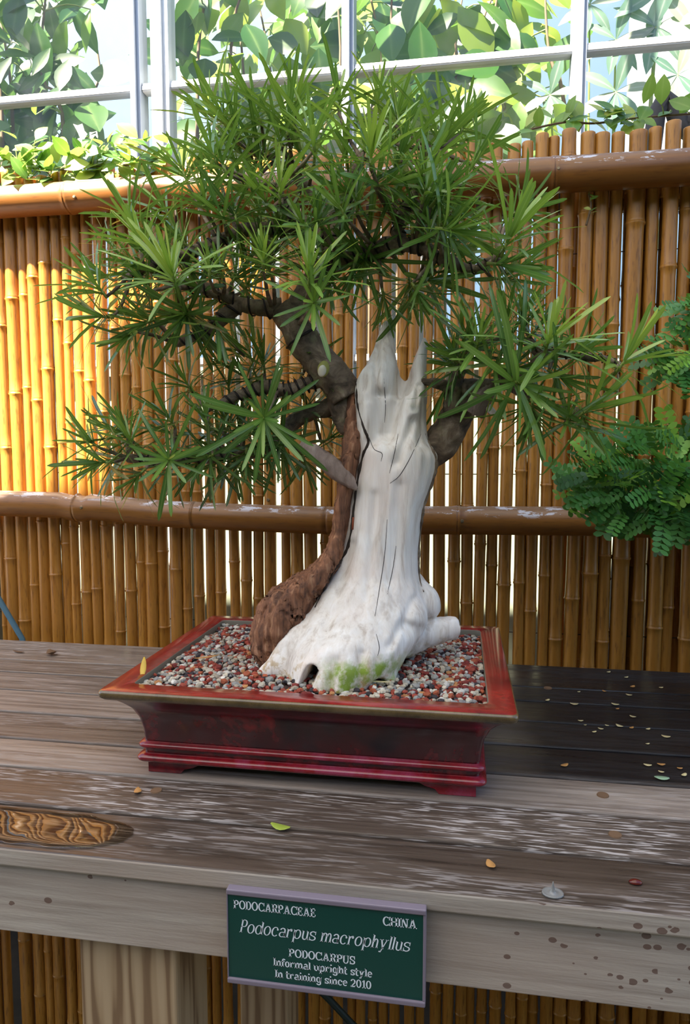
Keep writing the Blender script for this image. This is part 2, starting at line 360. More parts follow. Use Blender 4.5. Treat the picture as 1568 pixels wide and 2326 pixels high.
# ------------------------------------------------------------------ bamboo fence
FY = 1.455                                                    # pole axis plane
fence = empty('bamboo_fence', 'amber bamboo pole fence with two horizontal bamboo rails behind the bench', 'fence', loc=(-.3, FY, GZ))
lo_left = [(0, 22), (22, 75), (75, 130), (135, 175), (178, 228), (232, 280), (280, 325), (328, 365), (365, 412), (418, 465), (465, 515), (520, 560), (568, 615), (618, 660), (665, 715), (720, 768), (770, 825), (833, 872), (880, 925), (932, 975), (983, 1028), (1043, 1088), (1098, 1145), (1152, 1198), (1203, 1258), (1277, 1320), (1322, 1378), (1385, 1445), (1450, 1505), (1512, 1560), (1568, 1612), (1620, 1665), (1675, 1720), (1728, 1775), (1790, 1840), (1850, 1900)]
lo_right = [(343, 385), (402, 455), (468, 520), (527, 578), (585, 632), (638, 685), (700, 755), (770, 818), (823, 878), (882, 930), (938, 998), (1010, 1072), (1078, 1143), (1155, 1210), (1225, 1300), (1315, 1370), (1385, 1450), (1456, 1512), (1530, 1600), (1608, 1660), (1672, 1745), (1752, 1810), (1822, 1890)]
spans = [(a / 2, b / 2) for a, b in lo_left] + [(784 + a / 2, 784 + b / 2) for a, b in lo_right]
poles = []
for a, b in spans:
    x0, x1 = at(a, 1250, FY).x, at(b, 1250, FY).x; poles.append(((x0 + x1) / 2, (x1 - x0) / 2))
x = poles[0][0] - .024
while x > -2.6:
    r_ = rnd.uniform(.0095, .0125); poles.append((x - r_, r_)); x -= 2 * r_ + rnd.uniform(.001, .005)
x = max(p[0] + p[1] for p in poles) + .004
while x < 1.5:
    r_ = rnd.uniform(.013, .017); poles.append((x + r_, r_)); x += 2 * r_ + rnd.uniform(.001, .006)
def pole_mesh(r, h, sd):
    q = random.Random(sd); z = 0; rings = [(0, r * .98)]; zn = q.uniform(.03, .2)
    while zn < h - .03:
        rings += [(zn - .02, r * .965), (zn - .006, r * 1.0), (zn - .0035, r * 1.10), (zn - .001, r * 1.10), (zn, r * 1.0), (zn + .0025, r * 1.05), (zn + .005, r * 1.0), (zn + .03, r * .95)]
        zn += q.uniform(.17, .30)
    rings = [k for k in rings if k[0] < h - .012] + [(h - .010, r * .96), (h - .002, r * .97), (h, r * .90), (h, r * .74), (h - .006, r * .70)]
    n = 12; v, f = [], []; bx, by = q.uniform(-.005, .005), q.uniform(-.003, .003); ph = q.uniform(0, 6)
    for z, rr in rings:
        cx = bx * math.sin(z * 2.2 + ph); cy = by * math.sin(z * 2.7 + ph)
        for k in range(n):
            a = 2 * math.pi * k / n; v.append((cx + rr * math.cos(a), cy + rr * math.sin(a), z))
    for i in range(len(rings) - 1):
        for k in range(n):
            a, b = i * n + k, i * n + (k + 1) % n; f.append((a, b, b + n, a + n))
    e = (len(rings) - 1) * n; f.append(tuple(range(e, e + n))); f.append(tuple(range(n - 1, -1, -1)))
    return mesh('pole', v, f, M['bamboo'], True)
for i, (x, r_) in enumerate(poles):
    o = link('pole', pole_mesh(r_ * (1.04 if x < -.05 else 1.10), 1.78 + rnd.uniform(-.012, .012) - GZ, i), fence, Vector((x, FY + rnd.uniform(-.004, .004) + (r_ - .014) * -.3, GZ)) - fence.location)
for k in range(26):                                           # second rank of thicker poles closing the gaps at the near end
    x = .22 + k * .036 + rnd.uniform(-.004, .004); r_ = rnd.uniform(.014, .018)
    link('pole', pole_mesh(r_, 1.74 + rnd.uniform(-.02, .02) - GZ, 500 + k), fence, Vector((x, FY + .046, GZ)) - fence.location)
def rail_mesh(name, xs_, zs_, Y, r, nodes):
    ctrl = catmull([(a, Y, b) for a, b in zip(xs_, zs_)], 14); P = []
    for c in ctrl: P.append((c, r))
    for nx in nodes:
        for dx, k in ((-.012, 1.0), (-.004, 1.035), (-.0012, 1.045), (0, .99), (.0012, 1.04), (.006, 1.02), (.02, .985)):
            X = nx + dx; P.append((np.array([X, Y, np.interp(X, xs_, zs_)]), r * k))
    P.sort(key=lambda t: t[0][0]); n = 24; v, f = [], []
    for c, rr in P:
        for k in range(n):
            a = 2 * math.pi * k / n; v.append((c[0], c[1] + rr * math.cos(a), c[2] + rr * math.sin(a)))
    for i in range(len(P) - 1):
        for k in range(n):
            a, b = i * n + k, i * n + (k + 1) % n; f.append((a, a + n, b + n, b))
    f.append(tuple(range(n))); e = (len(P) - 1) * n; f.append(tuple(range(e + n - 1, e - 1, -1)))
    return mesh(name, v, f, M['rail'], True)
rx = [-2.6, -1.03, -.61, -.25, -.04, .30, .44, 1.5]
RY = 1.405
rz_mid = [at(p, q, RY).z for p, q in ((0, 1143), (0, 1143), (400, 1168), (770, 1183), (1000, 1182), (1400, 1185), (1568, 1190), (1568, 1190))]
mid = part('middle_rail', rail_mesh('middle_rail', rx, rz_mid, RY, .0285, [at(p, 1170, RY).x for p in (-200, 178, 443, 745, 1040, 1402, 1700)]), fence)
rz_top = [at(0, 460, RY).z] * 3 + [1.693, 1.692, 1.69, 1.69, 1.69]
topr = part('top_rail', rail_mesh('top_rail', rx, rz_top, RY, .032, [at(p, 430, RY).x for p in (-250, 160, 520, 900, 1257, 1650)]), fence)
for z in (1.02, 1.68):
    part('back_rail', bm_mesh('back_rail', box(-2.6, 1.5, FY + .066, FY + .09, z - .022, z + .03, .002), M['dark_timber']), fence)
for z in (.80, 1.13, 1.565):
    tube('tie_wire', [(-2.55, FY + .012, z), (-.4, FY + .012, z - .006), (1.48, FY + .012, z + .004)], [.0011] * 3, M['wire'], fence, sides=5, n=3)
def screw(px, py, Y, rad, parent):
    c = at(px, py, Y); bm = bmesh.new(); bmesh.ops.create_cone(bm, cap_ends=True, segments=12, radius1=rad, radius2=rad * .6, depth=.003)
    bmesh.ops.rotate(bm, verts=bm.verts, matrix=Matrix.Rotation(math.pi / 2, 3, 'X')); bmesh.ops.translate(bm, verts=bm.verts, vec=c)
    part('screw', bm_mesh('screw', bm, M['screw']), parent)
for px, py in ((184, 1153), (1050, 1184)): screw(px, py, RY - .0285, .0042, mid)
for px, py in ((168, 447), (1269, 382)): screw(px, py, RY - .032, .0042, topr)
screw(609, 1136, FY - .0135, .004, fence)

# ------------------------------------------------------------------ bench
bench = empty('display_bench', 'weathered wooden display bench of long boards carrying the pot', 'bench', loc=(-.2, 1.0, GZ))
bounds = [.64, .7275, .8195, .9045, 1.000, 1.096, 1.188, 1.262, 1.398]
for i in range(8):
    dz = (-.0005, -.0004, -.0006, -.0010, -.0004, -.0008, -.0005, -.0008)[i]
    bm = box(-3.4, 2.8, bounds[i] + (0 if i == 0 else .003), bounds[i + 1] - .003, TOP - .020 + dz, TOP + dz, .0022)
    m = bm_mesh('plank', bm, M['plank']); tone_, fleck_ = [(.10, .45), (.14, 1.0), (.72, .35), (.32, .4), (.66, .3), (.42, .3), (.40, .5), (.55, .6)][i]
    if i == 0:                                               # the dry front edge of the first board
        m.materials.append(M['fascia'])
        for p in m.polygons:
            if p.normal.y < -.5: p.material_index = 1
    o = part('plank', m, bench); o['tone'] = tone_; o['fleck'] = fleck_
part('fascia_board', bm_mesh('fascia_board', box(-3.4, 2.8, .650, .672, .648, .7295, .0015), M['fascia']), bench)
part('cross_beam', bm_mesh('cross_beam', box(-3.4, 2.8, 1.30, 1.335, .64, .729, .002), M['dark_timber']), bench)
for a, b, y0, y1 in ((-.411, -.297, .6725, .765), (-.330, -.253, .985, 1.06), (.92, 1.02, .6725, .765), (-1.75, -1.65, .6725, .765), (-3.2, -3.1, .6725, .765), (2.5, 2.6, .6725, .765), (-3.2, -3.1, 1.28, 1.36), (2.5, 2.6, 1.28, 1.36)):
    part('leg', bm_mesh('leg', box(a, b, y0, y1, GZ, .729, .003), M['post']), bench)
for px, py in ((1370, 1806), (1398, 1896), (355, 1796), (1245, 1563)):
    p = onz(px, py, TOP); bm = bmesh.new(); bmesh.ops.create_cone(bm, cap_ends=True, segments=16, radius1=.0075, radius2=.0068, depth=.002)
    bmesh.ops.translate(bm, verts=bm.verts, vec=(p.x, p.y, TOP)); part('plug', bm_mesh('plug', bm, M['leaf_brown']), bench)

# ------------------------------------------------------------------ sign: lettering drawn as slab-serif strokes
class Pen:
    def __init__(s, st, th, h, e, shear=0.0): s.S, s.T, s.h, s.e, s.k = st, th, h, e, shear
    def start(s): s.p = []
    def R(s, x0, y0, x1, y1): s.p.append([(x0, y0), (x1, y0), (x1, y1), (x0, y1)])
    def D(s, x0, y0, x1, y1, w): s.p.append([(x0 - w / 2, y0), (x0 + w / 2, y0), (x1 + w / 2, y1), (x1 - w / 2, y1)])
    def A(s, cx, cy, rx, ry, a0, a1, ws=None, wt=None, n=14):
        ws = s.S if ws is None else ws; wt = s.T if wt is None else wt
        for i in range(n):
            q = []
            for a, k in ((a0 + (a1 - a0) * i / n, 0), (a0 + (a1 - a0) * (i + 1) / n, 0), (a0 + (a1 - a0) * (i + 1) / n, 1), (a0 + (a1 - a0) * i / n, 1)):
                c, d = math.cos(R(a)), math.sin(R(a)); q.append((cx + (rx - ws * k) * c, cy + (ry - wt * k) * d))
            s.p.append(q)
    def foot(s, x, y, l=1, r=1, top=False):
        y0, y1 = (y - s.h, y) if top else (y, y + s.h); s.R(x - s.e * l, y0, x + s.S + s.e * r, y1)
    def glyph(s, ch):
        s.start(); S_, T, h, e = s.S, s.T, s.h, s.e; X = .70; R_, A, D = s.R, s.A, s.D; a = e
        if ch == ' ': return [], .30
        if ch == 'I': R_(a, 0, a + S_, 1); s.foot(a, 0); s.foot(a, 1, top=True); return s.p, S_ + 2 * e
        if ch in 'PR':
            cy, ry = (.72, .28) if ch == 'P' else (.74, .26); cx = a + S_ + .13
            R_(a, 0, a + S_, 1); s.foot(a, 0); s.foot(a, 1, 1, 0, True); R_(a, 1 - T, cx, 1); R_(a, cy - ry, cx, cy - ry + T); A(cx, cy, S_ + .13, ry, -90, 90)
            if ch == 'P': return s.p, cx + S_ + .13
            D(cx + .22, 0, cx + .02, cy - ry + T, S_ * 1.05); R_(cx + .16, 0, cx + .22 + S_ * .5 + e, h); return s.p, cx + S_ + .18
        if ch == 'D':
            cx = a + S_ + .10; R_(a, 0, a + S_, 1); s.foot(a, 0, 1, 0); s.foot(a, 1, 1, 0, True); R_(a, 0, cx, T); R_(a, 1 - T, cx, 1); A(cx, .5, S_ + .20, .5, -90, 90); return s.p, cx + S_ + .20
        if ch == 'O' or ch == '0':
            w_ = .42 if ch == 'O' else .34; A(w_, .5, w_, .515, 0, 360, n=28); return s.p, 2 * w_
        if ch == 'C':
            A(.42, .5, .42, .515, 48, 312, n=22); R_(.70, .63, .70 + T, 1); R_(.70, .02, .70 + T, .30); return s.p, .82
        if ch == 'A':
            D(.14, 0, .43, 1, T * 1.3); D(.72, 0, .43, 1, S_); R_(.22, .26, .64, .26 + T); R_(0, 0, .30, h); R_(.53, 0, .90, h); R_(.30, 1 - h * .6, .45, 1); return s.p, .90
        if ch == 'E':
            R_(a, 0, a + S_, 1); s.foot(a, 0, 1, 0); s.foot(a, 1, 1, 0, True); R_(a, 0, a + .6, T); R_(a, 1 - T, a + .57, 1); R_(a, .46, a + .42, .46 + T)
            R_(a + .6 - T, 0, a + .6, .28); R_(a + .57 - T, .74, a + .57, 1); R_(a + .42 - T * .7, .36, a + .42, .66); return s.p, a + .62
        if ch in 'HN':
            b = a + S_ + .34
            if ch == 'H':
                for q in (a, b): R_(q, 0, q + S_, 1); s.foot(q, 0); s.foot(q, 1, top=True)
                R_(a, .46, b + S_, .46 + T)
            else:
                R_(a + S_ * .2, 0, a + S_ * .7, 1); R_(b + S_ * .3, 0, b + S_ * .8, 1); D(b + S_ * .45, 0, a + S_ * .5, 1, S_ * 1.1); s.foot(a, 0); s.foot(a, 1, 1, 0, True); s.foot(b, 1, top=True)
            return s.p, b + S_ + e
        if ch == 'U':
            b = a + S_ + .30; R_(a, .32, a + S_, 1); R_(b + S_ * .3, .32, b + S_ * .85, 1); s.foot(a, 1, top=True); s.foot(b, 1, .6, .8, True); c = (a + b + S_ * .85) / 2; A(c, .33, c - a, .345, 180, 360, ws=S_ * .8); return s.p, b + S_ + e
        if ch in 'Ss':
            H = 1 if ch == 'S' else X; w_ = .34 if ch == 'S' else .29; t = T * 1.25
            A(w_, H * .74, w_ * .95, H * .27, 30, 270, ws=S_ * .9, wt=t); A(w_, H * .26, w_, H * .27, -150, 90, ws=S_ * .9, wt=t)
            R_(w_ * 1.62, H * .62, w_ * 1.62 + T, H); R_(w_ * .12, 0, w_ * .12 + T, H * .38); return s.p, 2 * w_
        if ch in 'nmhr':
            H = 1 if ch == 'h' else X; R_(a, 0, a + S_, H); s.foot(a, 0); s.foot(a, H, 1, 0, True); q = a
            if ch == 'r':
                A(a + S_ + .17, X - .21, .19, .21, 60, 180, ws=S_ * .4, wt=T * 1.3); A(a + S_ + .20, X - .13, S_ * .45 + .03, S_ * .4 + .03, 0, 360, ws=S_ * .45 + .03, wt=S_ * .4 + .03); return s.p, a + S_ + .34
            for k in range(2 if ch == 'm' else 1):
                b = q + S_ + .22; A((q + S_ + b + S_) / 2 - S_ * .25, X - .25, (b + S_ - q - S_) / 2 + S_ * .25, .26, 0, 180, ws=S_, wt=T * 1.3); R_(b, 0, b + S_, X - .24); s.foot(b, 0, .8, .9); q = b
            return s.p, q + S_ + e
        if ch == 'u':
            b = a + S_ + .24; R_(a, .22, a + S_, X); s.foot(a, X, 1, 0, True); R_(b, 0, b + S_, X); s.foot(b, X, 1, 0, True); s.foot(b, 0, 0, 1); A((a + b + S_) / 2, .23, (b + S_ - a) / 2, .245, 180, 330, ws=S_, wt=T * 1.3); return s.p, b + S_ + e
        if ch in 'oce':
            w_ = .31; a0, a1 = (0, 360) if ch == 'o' else (45, 318) if ch == 'c' else (0, 318); A(w_, X / 2, w_, X / 2 + .015, a0, a1, n=22)
            if ch == 'e': R_(w_ - .25, X * .46, 2 * w_ - .01, X * .46 + T)
            if ch == 'c': A(2 * w_ - .12, X * .74, S_ * .5 + .02, S_ * .5, 0, 360, ws=S_ * .5 + .02, wt=S_ * .5)
            return s.p, 2 * w_ - (.02 if ch == 'c' else 0)
        if ch in 'dpgq':
            w_ = .30
            A(w_ + (S_ * .6 if ch == 'p' else 0), X / 2, w_, X / 2 + .015, 0, 360, n=22)
            if ch == 'd': b = 2 * w_ - S_ * .7; R_(b, 0, b + S_, 1); s.foot(b, 1, 1, 0, True); s.foot(b, 0, 0, 1); return s.p, b + S_ + e
            if ch == 'p': R_(a, -.30, a + S_, X); s.foot(a, -.30); s.foot(a, X, 1, 0, True); return s.p, 2 * w_ + S_ * .6
            b = 2 * w_ - S_ * .7; R_(b, -.10, b + S_, X); s.foot(b, X, 0, 1, True); A((b + S_) / 2, -.08, (b + S_) / 2, .24, 190, 360, wt=T * 1.3); return s.p, b + S_ + e
        if ch == 'a':
            b = .40; R_(b, .06, b + S_, X * .72); A(b + S_ - .25, X * .70, .25, X * .32, 0, 165, wt=T * 1.3); A(.27, X * .28, .27, X * .30, 0, 360, ws=S_ * .9); s.foot(b, 0, .2, 1); return s.p, b + S_ + e
        if ch in 'il':
            H = X if ch == 'i' else 1; R_(a, 0, a + S_, H); s.foot(a, 0); s.foot(a, H, 1, 0, True)
            if ch == 'i': A(a + S_ / 2, .90, S_ * .58, S_ * .52, 0, 360, ws=S_ * .58, wt=S_ * .52)
            return s.p, S_ + 2 * e
        if ch == 'f':
            R_(a, 0, a + S_, .76); s.foot(a, 0); R_(0, X - T * 1.2, a + S_ + .16, X); A(a + .24, .76, .24, .25, 20, 180, wt=T * 1.3); return s.p, a + S_ + .17
        if ch == 't':
            R_(a, .18, a + S_, .92); R_(0, X - T * 1.2, a + S_ + .14, X); A(a + .22, .20, .22, .215, 180, 320, wt=T * 1.3); return s.p, a + S_ + .20
        if ch == 'y':
            D(.36, -.02, .13, X, S_); D(.20, -.28, .58, X, T * 1.5); R_(0, X - h, .30, X); R_(.45, X - h, .72, X); A(.14, -.22, S_ * .45 + .02, S_ * .42, 0, 360, ws=S_ * .45 + .02, wt=S_ * .42); return s.p, .72
        if ch == '1': R_(.20, 0, .20 + S_, 1); R_(.06, 0, .36 + S_, h); D(.10, .74, .26, .98, S_ * .7); return s.p, .5
        if ch == '2':
            A(.33, .70, .32, .30, -20, 175, n=16); D(.12, .06, .56, .58, S_ * .9); R_(.02, 0, .66, T * 1.5); R_(.62 - T * .5, 0, .66, .24); return s.p, .68
        return [], .3
def text_polys(pen, txt, gap=.07):
    out, x = [], 0
    for ch in txt:
        p, adv = pen.glyph(ch)
        for q in p: out.append([(x + a + pen.k * b, b) for a, b in q])
        x += adv + gap
    return out, x - gap
SX0, SX1, SZ0, SZ1, SY = -.2235, -.0255, .639, .738, .6384
sign = empty('plant_sign', 'dark green plant name sign with white lettering screwed to the bench front', 'sign', loc=((SX0 + SX1) / 2, SY, SZ0))
part('panel', bm_mesh('panel', box(SX0 + .001, SX1 - .001, SY - .008, SY, SZ0 + .001, SZ1 - .001, .0003, 1), M['sign_green']), sign)
for z0, z1 in ((SZ0, SZ0 + .0055), (SZ1 - .0055, SZ1)):
    part('edge_rail', bm_mesh('edge_rail', box(SX0, SX1, SY - .0105, SY - .0005, z0, z1, .0012), M['sign_rail']), sign)
for a, b in ((SX0, SX0 + .0012), (SX1 - .0028, SX1)):
    part('side_strip', bm_mesh('side_strip', box(a, b, SY - .0092, SY - .0005, SZ0 + .005, SZ1 - .005, .0003, 1), M['sign_rail']), sign)
bold = Pen(.185, .10, .105, .06); ital = Pen(.125, .055, .05, .045, .24)
for txt, pen, u0, u1, vt, vb, gp in (('PODOCARPACEAE', bold, .036, .458, .115, .206, .03), ('CHINA', bold, .79, .955, .118, .211, .03), ('Podocarpus macrophyllus', ital, .065, .92, .313, .453, .05),
                                     ('PODOCARPUS', bold, .32, .655, .565, .652, .03), ('Informal upright style', bold, .24, .74, .68, .766, .04), ('In training since 2010', bold, .248, .735, .804, .888, .04)):
    P, wd = text_polys(pen, txt, gp); Wd, Hd = SX1 - SX0, SZ1 - SZ0; v, f = [], []
    sx = (u1 - u0) * Wd / wd; sz = (vb - vt) * Hd
    for q in P:
        k = len(v); v += [(SX0 + u0 * Wd + a * sx, SY - .0083, SZ1 - vb * Hd + b * sz) for a, b in q]; f.append(tuple(range(k, k + len(q))))
    part('lettering', mesh('lettering', v, f, M['sign_white']), sign)

# ------------------------------------------------------------------ pot
PX0, PX1, PY0, PY1, RIM = -.447, .071, .788, 1.203, .872
pot = empty('bonsai_pot', 'glossy red glazed rectangular bonsai pot with moulded sides on short feet', 'pot', loc=((PX0 + PX1) / 2, (PY0 + PY1) / 2, TOP))
def rect_ring(off, z, rad, seg=4):
    x0, x1, y0, y1 = PX0 + off, PX1 - off, PY0 + off, PY1 - off; rad = max(rad, .001); out = []
    for cx, cy, a0 in ((x1 - rad, y0 + rad, -90), (x1 - rad, y1 - rad, 0), (x0 + rad, y1 - rad, 90), (x0 + rad, y0 + rad, 180)):
        for k in range(seg + 1):
            a = R(a0 + 90 * k / seg); out.append((cx + rad * math.cos(a), cy + rad * math.sin(a), z))
    return out
def rect_loft(name, prof, mats, mi=None, closed=False):
    v, f, idx = [], [], []
    for p in prof: v += rect_ring(p[0], p[1], p[2] if len(p) > 2 else .008)
    n = 20
    for i in range(len(prof) - (0 if closed else 1)):
        for k in range(n):
            a, b, c, d = i * n + k, i * n + (k + 1) % n, ((i + 1) % len(prof)) * n + (k + 1) % n, ((i + 1) % len(prof)) * n + k
            f.append((a, d, c, b)); idx.append(mi[i] if mi else 0)
    m = mesh(name, v, f, mats, True); m.polygons.foreach_set('material_index', idx); return m
part('body', rect_loft('body', [(.014, RIM - .016), (.021, RIM - .022), (.030, RIM - .032), (.0365, RIM - .046), (.040, RIM - .062), (.0415, RIM - .078), (.0412, RIM - .098), (.0425, RIM - .1075), (.06, RIM - .1075)], M['glaze']), pot)
part('rim', rect_loft('rim', [(.034, RIM - .016), (.034, RIM - .001), (.033, RIM + .0002), (.0025, RIM), (.0008, RIM - .0012), (0, RIM - .004), (.0006, RIM - .0085), (.004, RIM - .012), (.0145, RIM - .0165)], [M['glaze_rim'], M['glaze_edge'], M['glaze_in']], [2, 2, 0, 1, 1, 1, 1, 1]), pot)
for zc, ro in ((RIM - .083, .0048), (RIM - .100, .0062)):
    prof = []
    for k in range(9):
        a = R(-90 + 180 * k / 8); prof.append((.0415 - ro * 1.35 * math.cos(a), zc - ro * .95 * math.sin(a), .010))
    part('moulding', rect_loft('moulding', prof, M['glaze_bead']), pot)
def foot_mesh(sx, sy):
    pr = [(0, 0), (.0, .0155), (.075, .0155), (.062, .009), (.050, .006), (.045, 0)]
    bm = bmesh.new(); x = (PX0 + .046) if sx < 0 else (PX1 - .046); y = (PY0 + .046) if sy < 0 else (PY1 - .046)
    for ax in (0, 1):
        A_ = []
        for d in ((0, .016) if ax == 0 else (.0004, .0154)):
            A_.append([bm.verts.new((x - sx * u, y - sy * d, TOP + z) if ax == 0 else (x - sx * d, y - sy * u, TOP + z)) for u, z in [(u + (.0003 if ax else 0), z) for u, z in pr]])
        bm.faces.new(A_[0]); bm.faces.new(A_[1][::-1])
        for k in range(len(pr)): bm.faces.new((A_[0][k], A_[0][(k + 1) % len(pr)], A_[1][(k + 1) % len(pr)], A_[1][k]))
    bmesh.ops.recalc_face_normals(bm, faces=bm.faces); return bm_mesh('foot', bm, M['glaze_bead'])
for sx in (-1, 1):
    for sy in (-1, 1): part('foot', foot_mesh(sx, sy), pot)
# soil bed and pebbles
SOIL = RIM - .010
def soil_z(x, y):
    d = ((x + .17) / .2) ** 2 + ((y - 1.0) / .14) ** 2; return SOIL + .006 * math.exp(-d) + .0025 * noise.noise(Vector((x * 14, y * 14, 0)))
gx, gy = 40, 30; v = [(PX0 + .034 + (PX1 - PX0 - .068) * i / gx, PY0 + .034 + (PY1 - PY0 - .068) * j / gy, 0) for j in range(gy + 1) for i in range(gx + 1)]
v = [(a, b, soil_z(a, b) - .004) for a, b, _ in v]
f = [(j * (gx + 1) + i, j * (gx + 1) + i + 1, (j + 1) * (gx + 1) + i + 1, (j + 1) * (gx + 1) + i) for j in range(gy) for i in range(gx)]
tag(link('potting_soil', mesh('potting_soil', v, f, M['soil'], True)), 'dark potting soil filling the red pot under the pebbles', 'soil', kind='stuff')
PAL = [('cream', (.60, .54, .42), 5), ('cream', (.46, .40, .30), 4), ('grey', (.36, .36, .33), 3), ('grey', (.26, .25, .24), 2), ('red', (.33, .055, .03), 5), ('red', (.21, .025, .018), 4), ('red', (.42, .10, .04), 2), ('black', (.035, .03, .035), 2), ('orange', (.50, .23, .08), 1), ('cream', (.70, .66, .58), 2)]
bag = [k for k, p in enumerate(PAL) for _ in range(p[2])]
def peb_proto(sd):
    bm = bmesh.new(); bmesh.ops.create_icosphere(bm, subdivisions=1, radius=1); q = random.Random(sd); o = Vector((q.uniform(0, 99), q.uniform(0, 99), sd))
    for p in bm.verts: p.co *= 1 + .38 * noise.noise(p.co * 1.5 + o); p.co = Vector((p.co.x * q.uniform(.95, 1.05), p.co.y * .82, p.co.z * .68))
    bm.verts.ensure_lookup_table(); v = np.array([p.co for p in bm.verts]); f = [tuple(x.index for x in q.verts) for q in bm.faces]; bm.free(); return v, f
protos = [peb_proto(k) for k in range(8)]
peb = []
step = .0066; yy = PY0 + .038
while yy < PY1 - .037:
    xx = PX0 + .038
    while xx < PX1 - .037:
        x, y = xx + rnd.uniform(-.003, .003), yy + rnd.uniform(-.003, .003); s = rnd.choice((.0034, .0042, .005, .0058)) * rnd.uniform(.85, 1.15)
        d = ((x + .17) / .13) ** 2 + ((y - 1.0) / .10) ** 2
        if d > .55: peb.append((x, y, soil_z(x, y) + rnd.uniform(-.002, .003), s, rnd.choice(bag), rnd.randrange(8), Matrix.Rotation(rnd.uniform(0, 6.28), 3, 'Z') @ Matrix.Rotation(rnd.uniform(-.6, .6), 3, 'X')))
        xx += step
    yy += step
def psize(p): return p[3] / proj(p[:3])[2] * (1.0 if 0 < 1 else 0)
peb.sort(key=psize, reverse=True)
pcache = {}
PLAB = {'cream': 'small cream coloured pebble in the pot gravel', 'grey': 'small grey pebble in the pot gravel', 'red': 'small brick red lava pebble in the pot gravel', 'black': 'small blackish pebble in the pot gravel', 'orange': 'small orange tan pebble in the pot gravel'}
def set_col(m, cols):
    a = m.color_attributes.new('col', 'FLOAT_COLOR', 'POINT'); a.data.foreach_set('color', np.array(cols, np.float32).ravel())
for x, y, z, s, c, k, rm in peb[:300]:
    if (c, k) not in pcache:
        m = mesh('pebble', protos[k][0], protos[k][1], M['pebble'], False); set_col(m, [(*PAL[c][1], 1)] * len(protos[k][0])); pcache[c, k] = m
    o = link('pebble', pcache[c, k]); o.matrix_world = Matrix.Translation((x, y, z)) @ (rm * s).to_4x4() if False else Matrix.Translation((x, y, z)) @ rm.to_4x4() @ Matrix.Scale(s, 4)
    tag(o, PLAB[PAL[c][0]], 'pebble', PAL[c][0] + ' pebbles in the pot')
v, f, cols = [], [], []
for x, y, z, s, c, k, rm in peb[300:]:
    b = len(v); A_ = protos[k][0] @ np.array(rm).T * s + np.array((x, y, z)); v += A_.tolist(); f += [tuple(b + i for i in q) for q in protos[k][1]]
    j = rnd.uniform(.8, 1.2); cols += [(*(min(1, t * j) for t in PAL[c][1]), 1)] * len(A_)
m = mesh('pebble_gravel', v, f, M['pebble']); set_col(m, cols)
tag(link('pebble_gravel', m), 'mixed red, cream and grey pebble gravel covering the pot soil', 'gravel', kind='stuff')

# ------------------------------------------------------------------ podocarpus bonsai
TY = 1.0
tree = empty('bonsai_tree', 'large podocarpus bonsai with bleached white deadwood trunk and strap leaves', 'bonsai', loc=(-.17, TY, SOIL))
def ring_loft(rows, n=22):
    """rows: (pixel y, left x, right x, half depth, y offset) measured on the trunk plane"""
    v, f = [], []
    for py, l, r, hd, yo in rows:
        a, b = at(l, py, TY), at(r, py, TY); c = (a + b) / 2; hw = (b.x - a.x) / 2
        for k in range(n):
            t = 2 * math.pi * k / n; v.append((c.x + hw * math.cos(t), TY + yo + hd * math.sin(t), c.z))
    for i in range(len(rows) - 1):
        for k in range(n):
            a, b = i * n + k, i * n + (k + 1) % n; f.append((a, a + n, b + n, b))
    f.append(tuple(range(n))); e = (len(rows) - 1) * n; f.append(tuple(range(e + n - 1, e - 1, -1)))
    return v, f
def remesh(name, bits, vox, smooth_it=3):
    v, f = [], []
    for a, b in bits:
        k = len(v); v += [tuple(q) for q in a]; f += [tuple(k + i for i in q) for q in b]
    bm = bmesh.new(); m0 = mesh(name + '_raw', v, f); bm.from_mesh(m0); bmesh.ops.recalc_face_normals(bm, faces=bm.faces); bm.to_mesh(m0); bm.free()
    o = bpy.data.objects.new('temporary', m0); C.objects.link(o)
    md = o.modifiers.new('r', 'REMESH'); md.mode = 'VOXEL'; md.voxel_size = vox
    if smooth_it: ms = o.modifiers.new('s', 'SMOOTH'); ms.iterations = smooth_it; ms.factor = .5
    dg = bpy.context.evaluated_depsgraph_get(); m = bpy.data.meshes.new_from_object(o.evaluated_get(dg)); m.name = name
    bpy.data.objects.remove(o); bpy.data.meshes.remove(m0); return m
body_rows = [(905, 806, 968, .046, 0), (950, 806, 966, .052, 0), (1000, 806, 972, .055, 0), (1035, 806, 996, .056, 0), (1065, 802, 992, .056, 0), (1100, 797, 982, .056, 0), (1150, 790, 966, .056, 0), (1200, 782, 957, .058, 0), (1250, 768, 952, .062, 0), (1300, 745, 954, .068, -.004), (1340, 724, 963, .077, -.011), (1370, 708, 974, .086, -.019), (1400, 694, 972, .096, -.028), (1430, 680, 955, .104, -.036), (1460, 670, 932, .108, -.044), (1500, 670, 905, .104, -.050)]
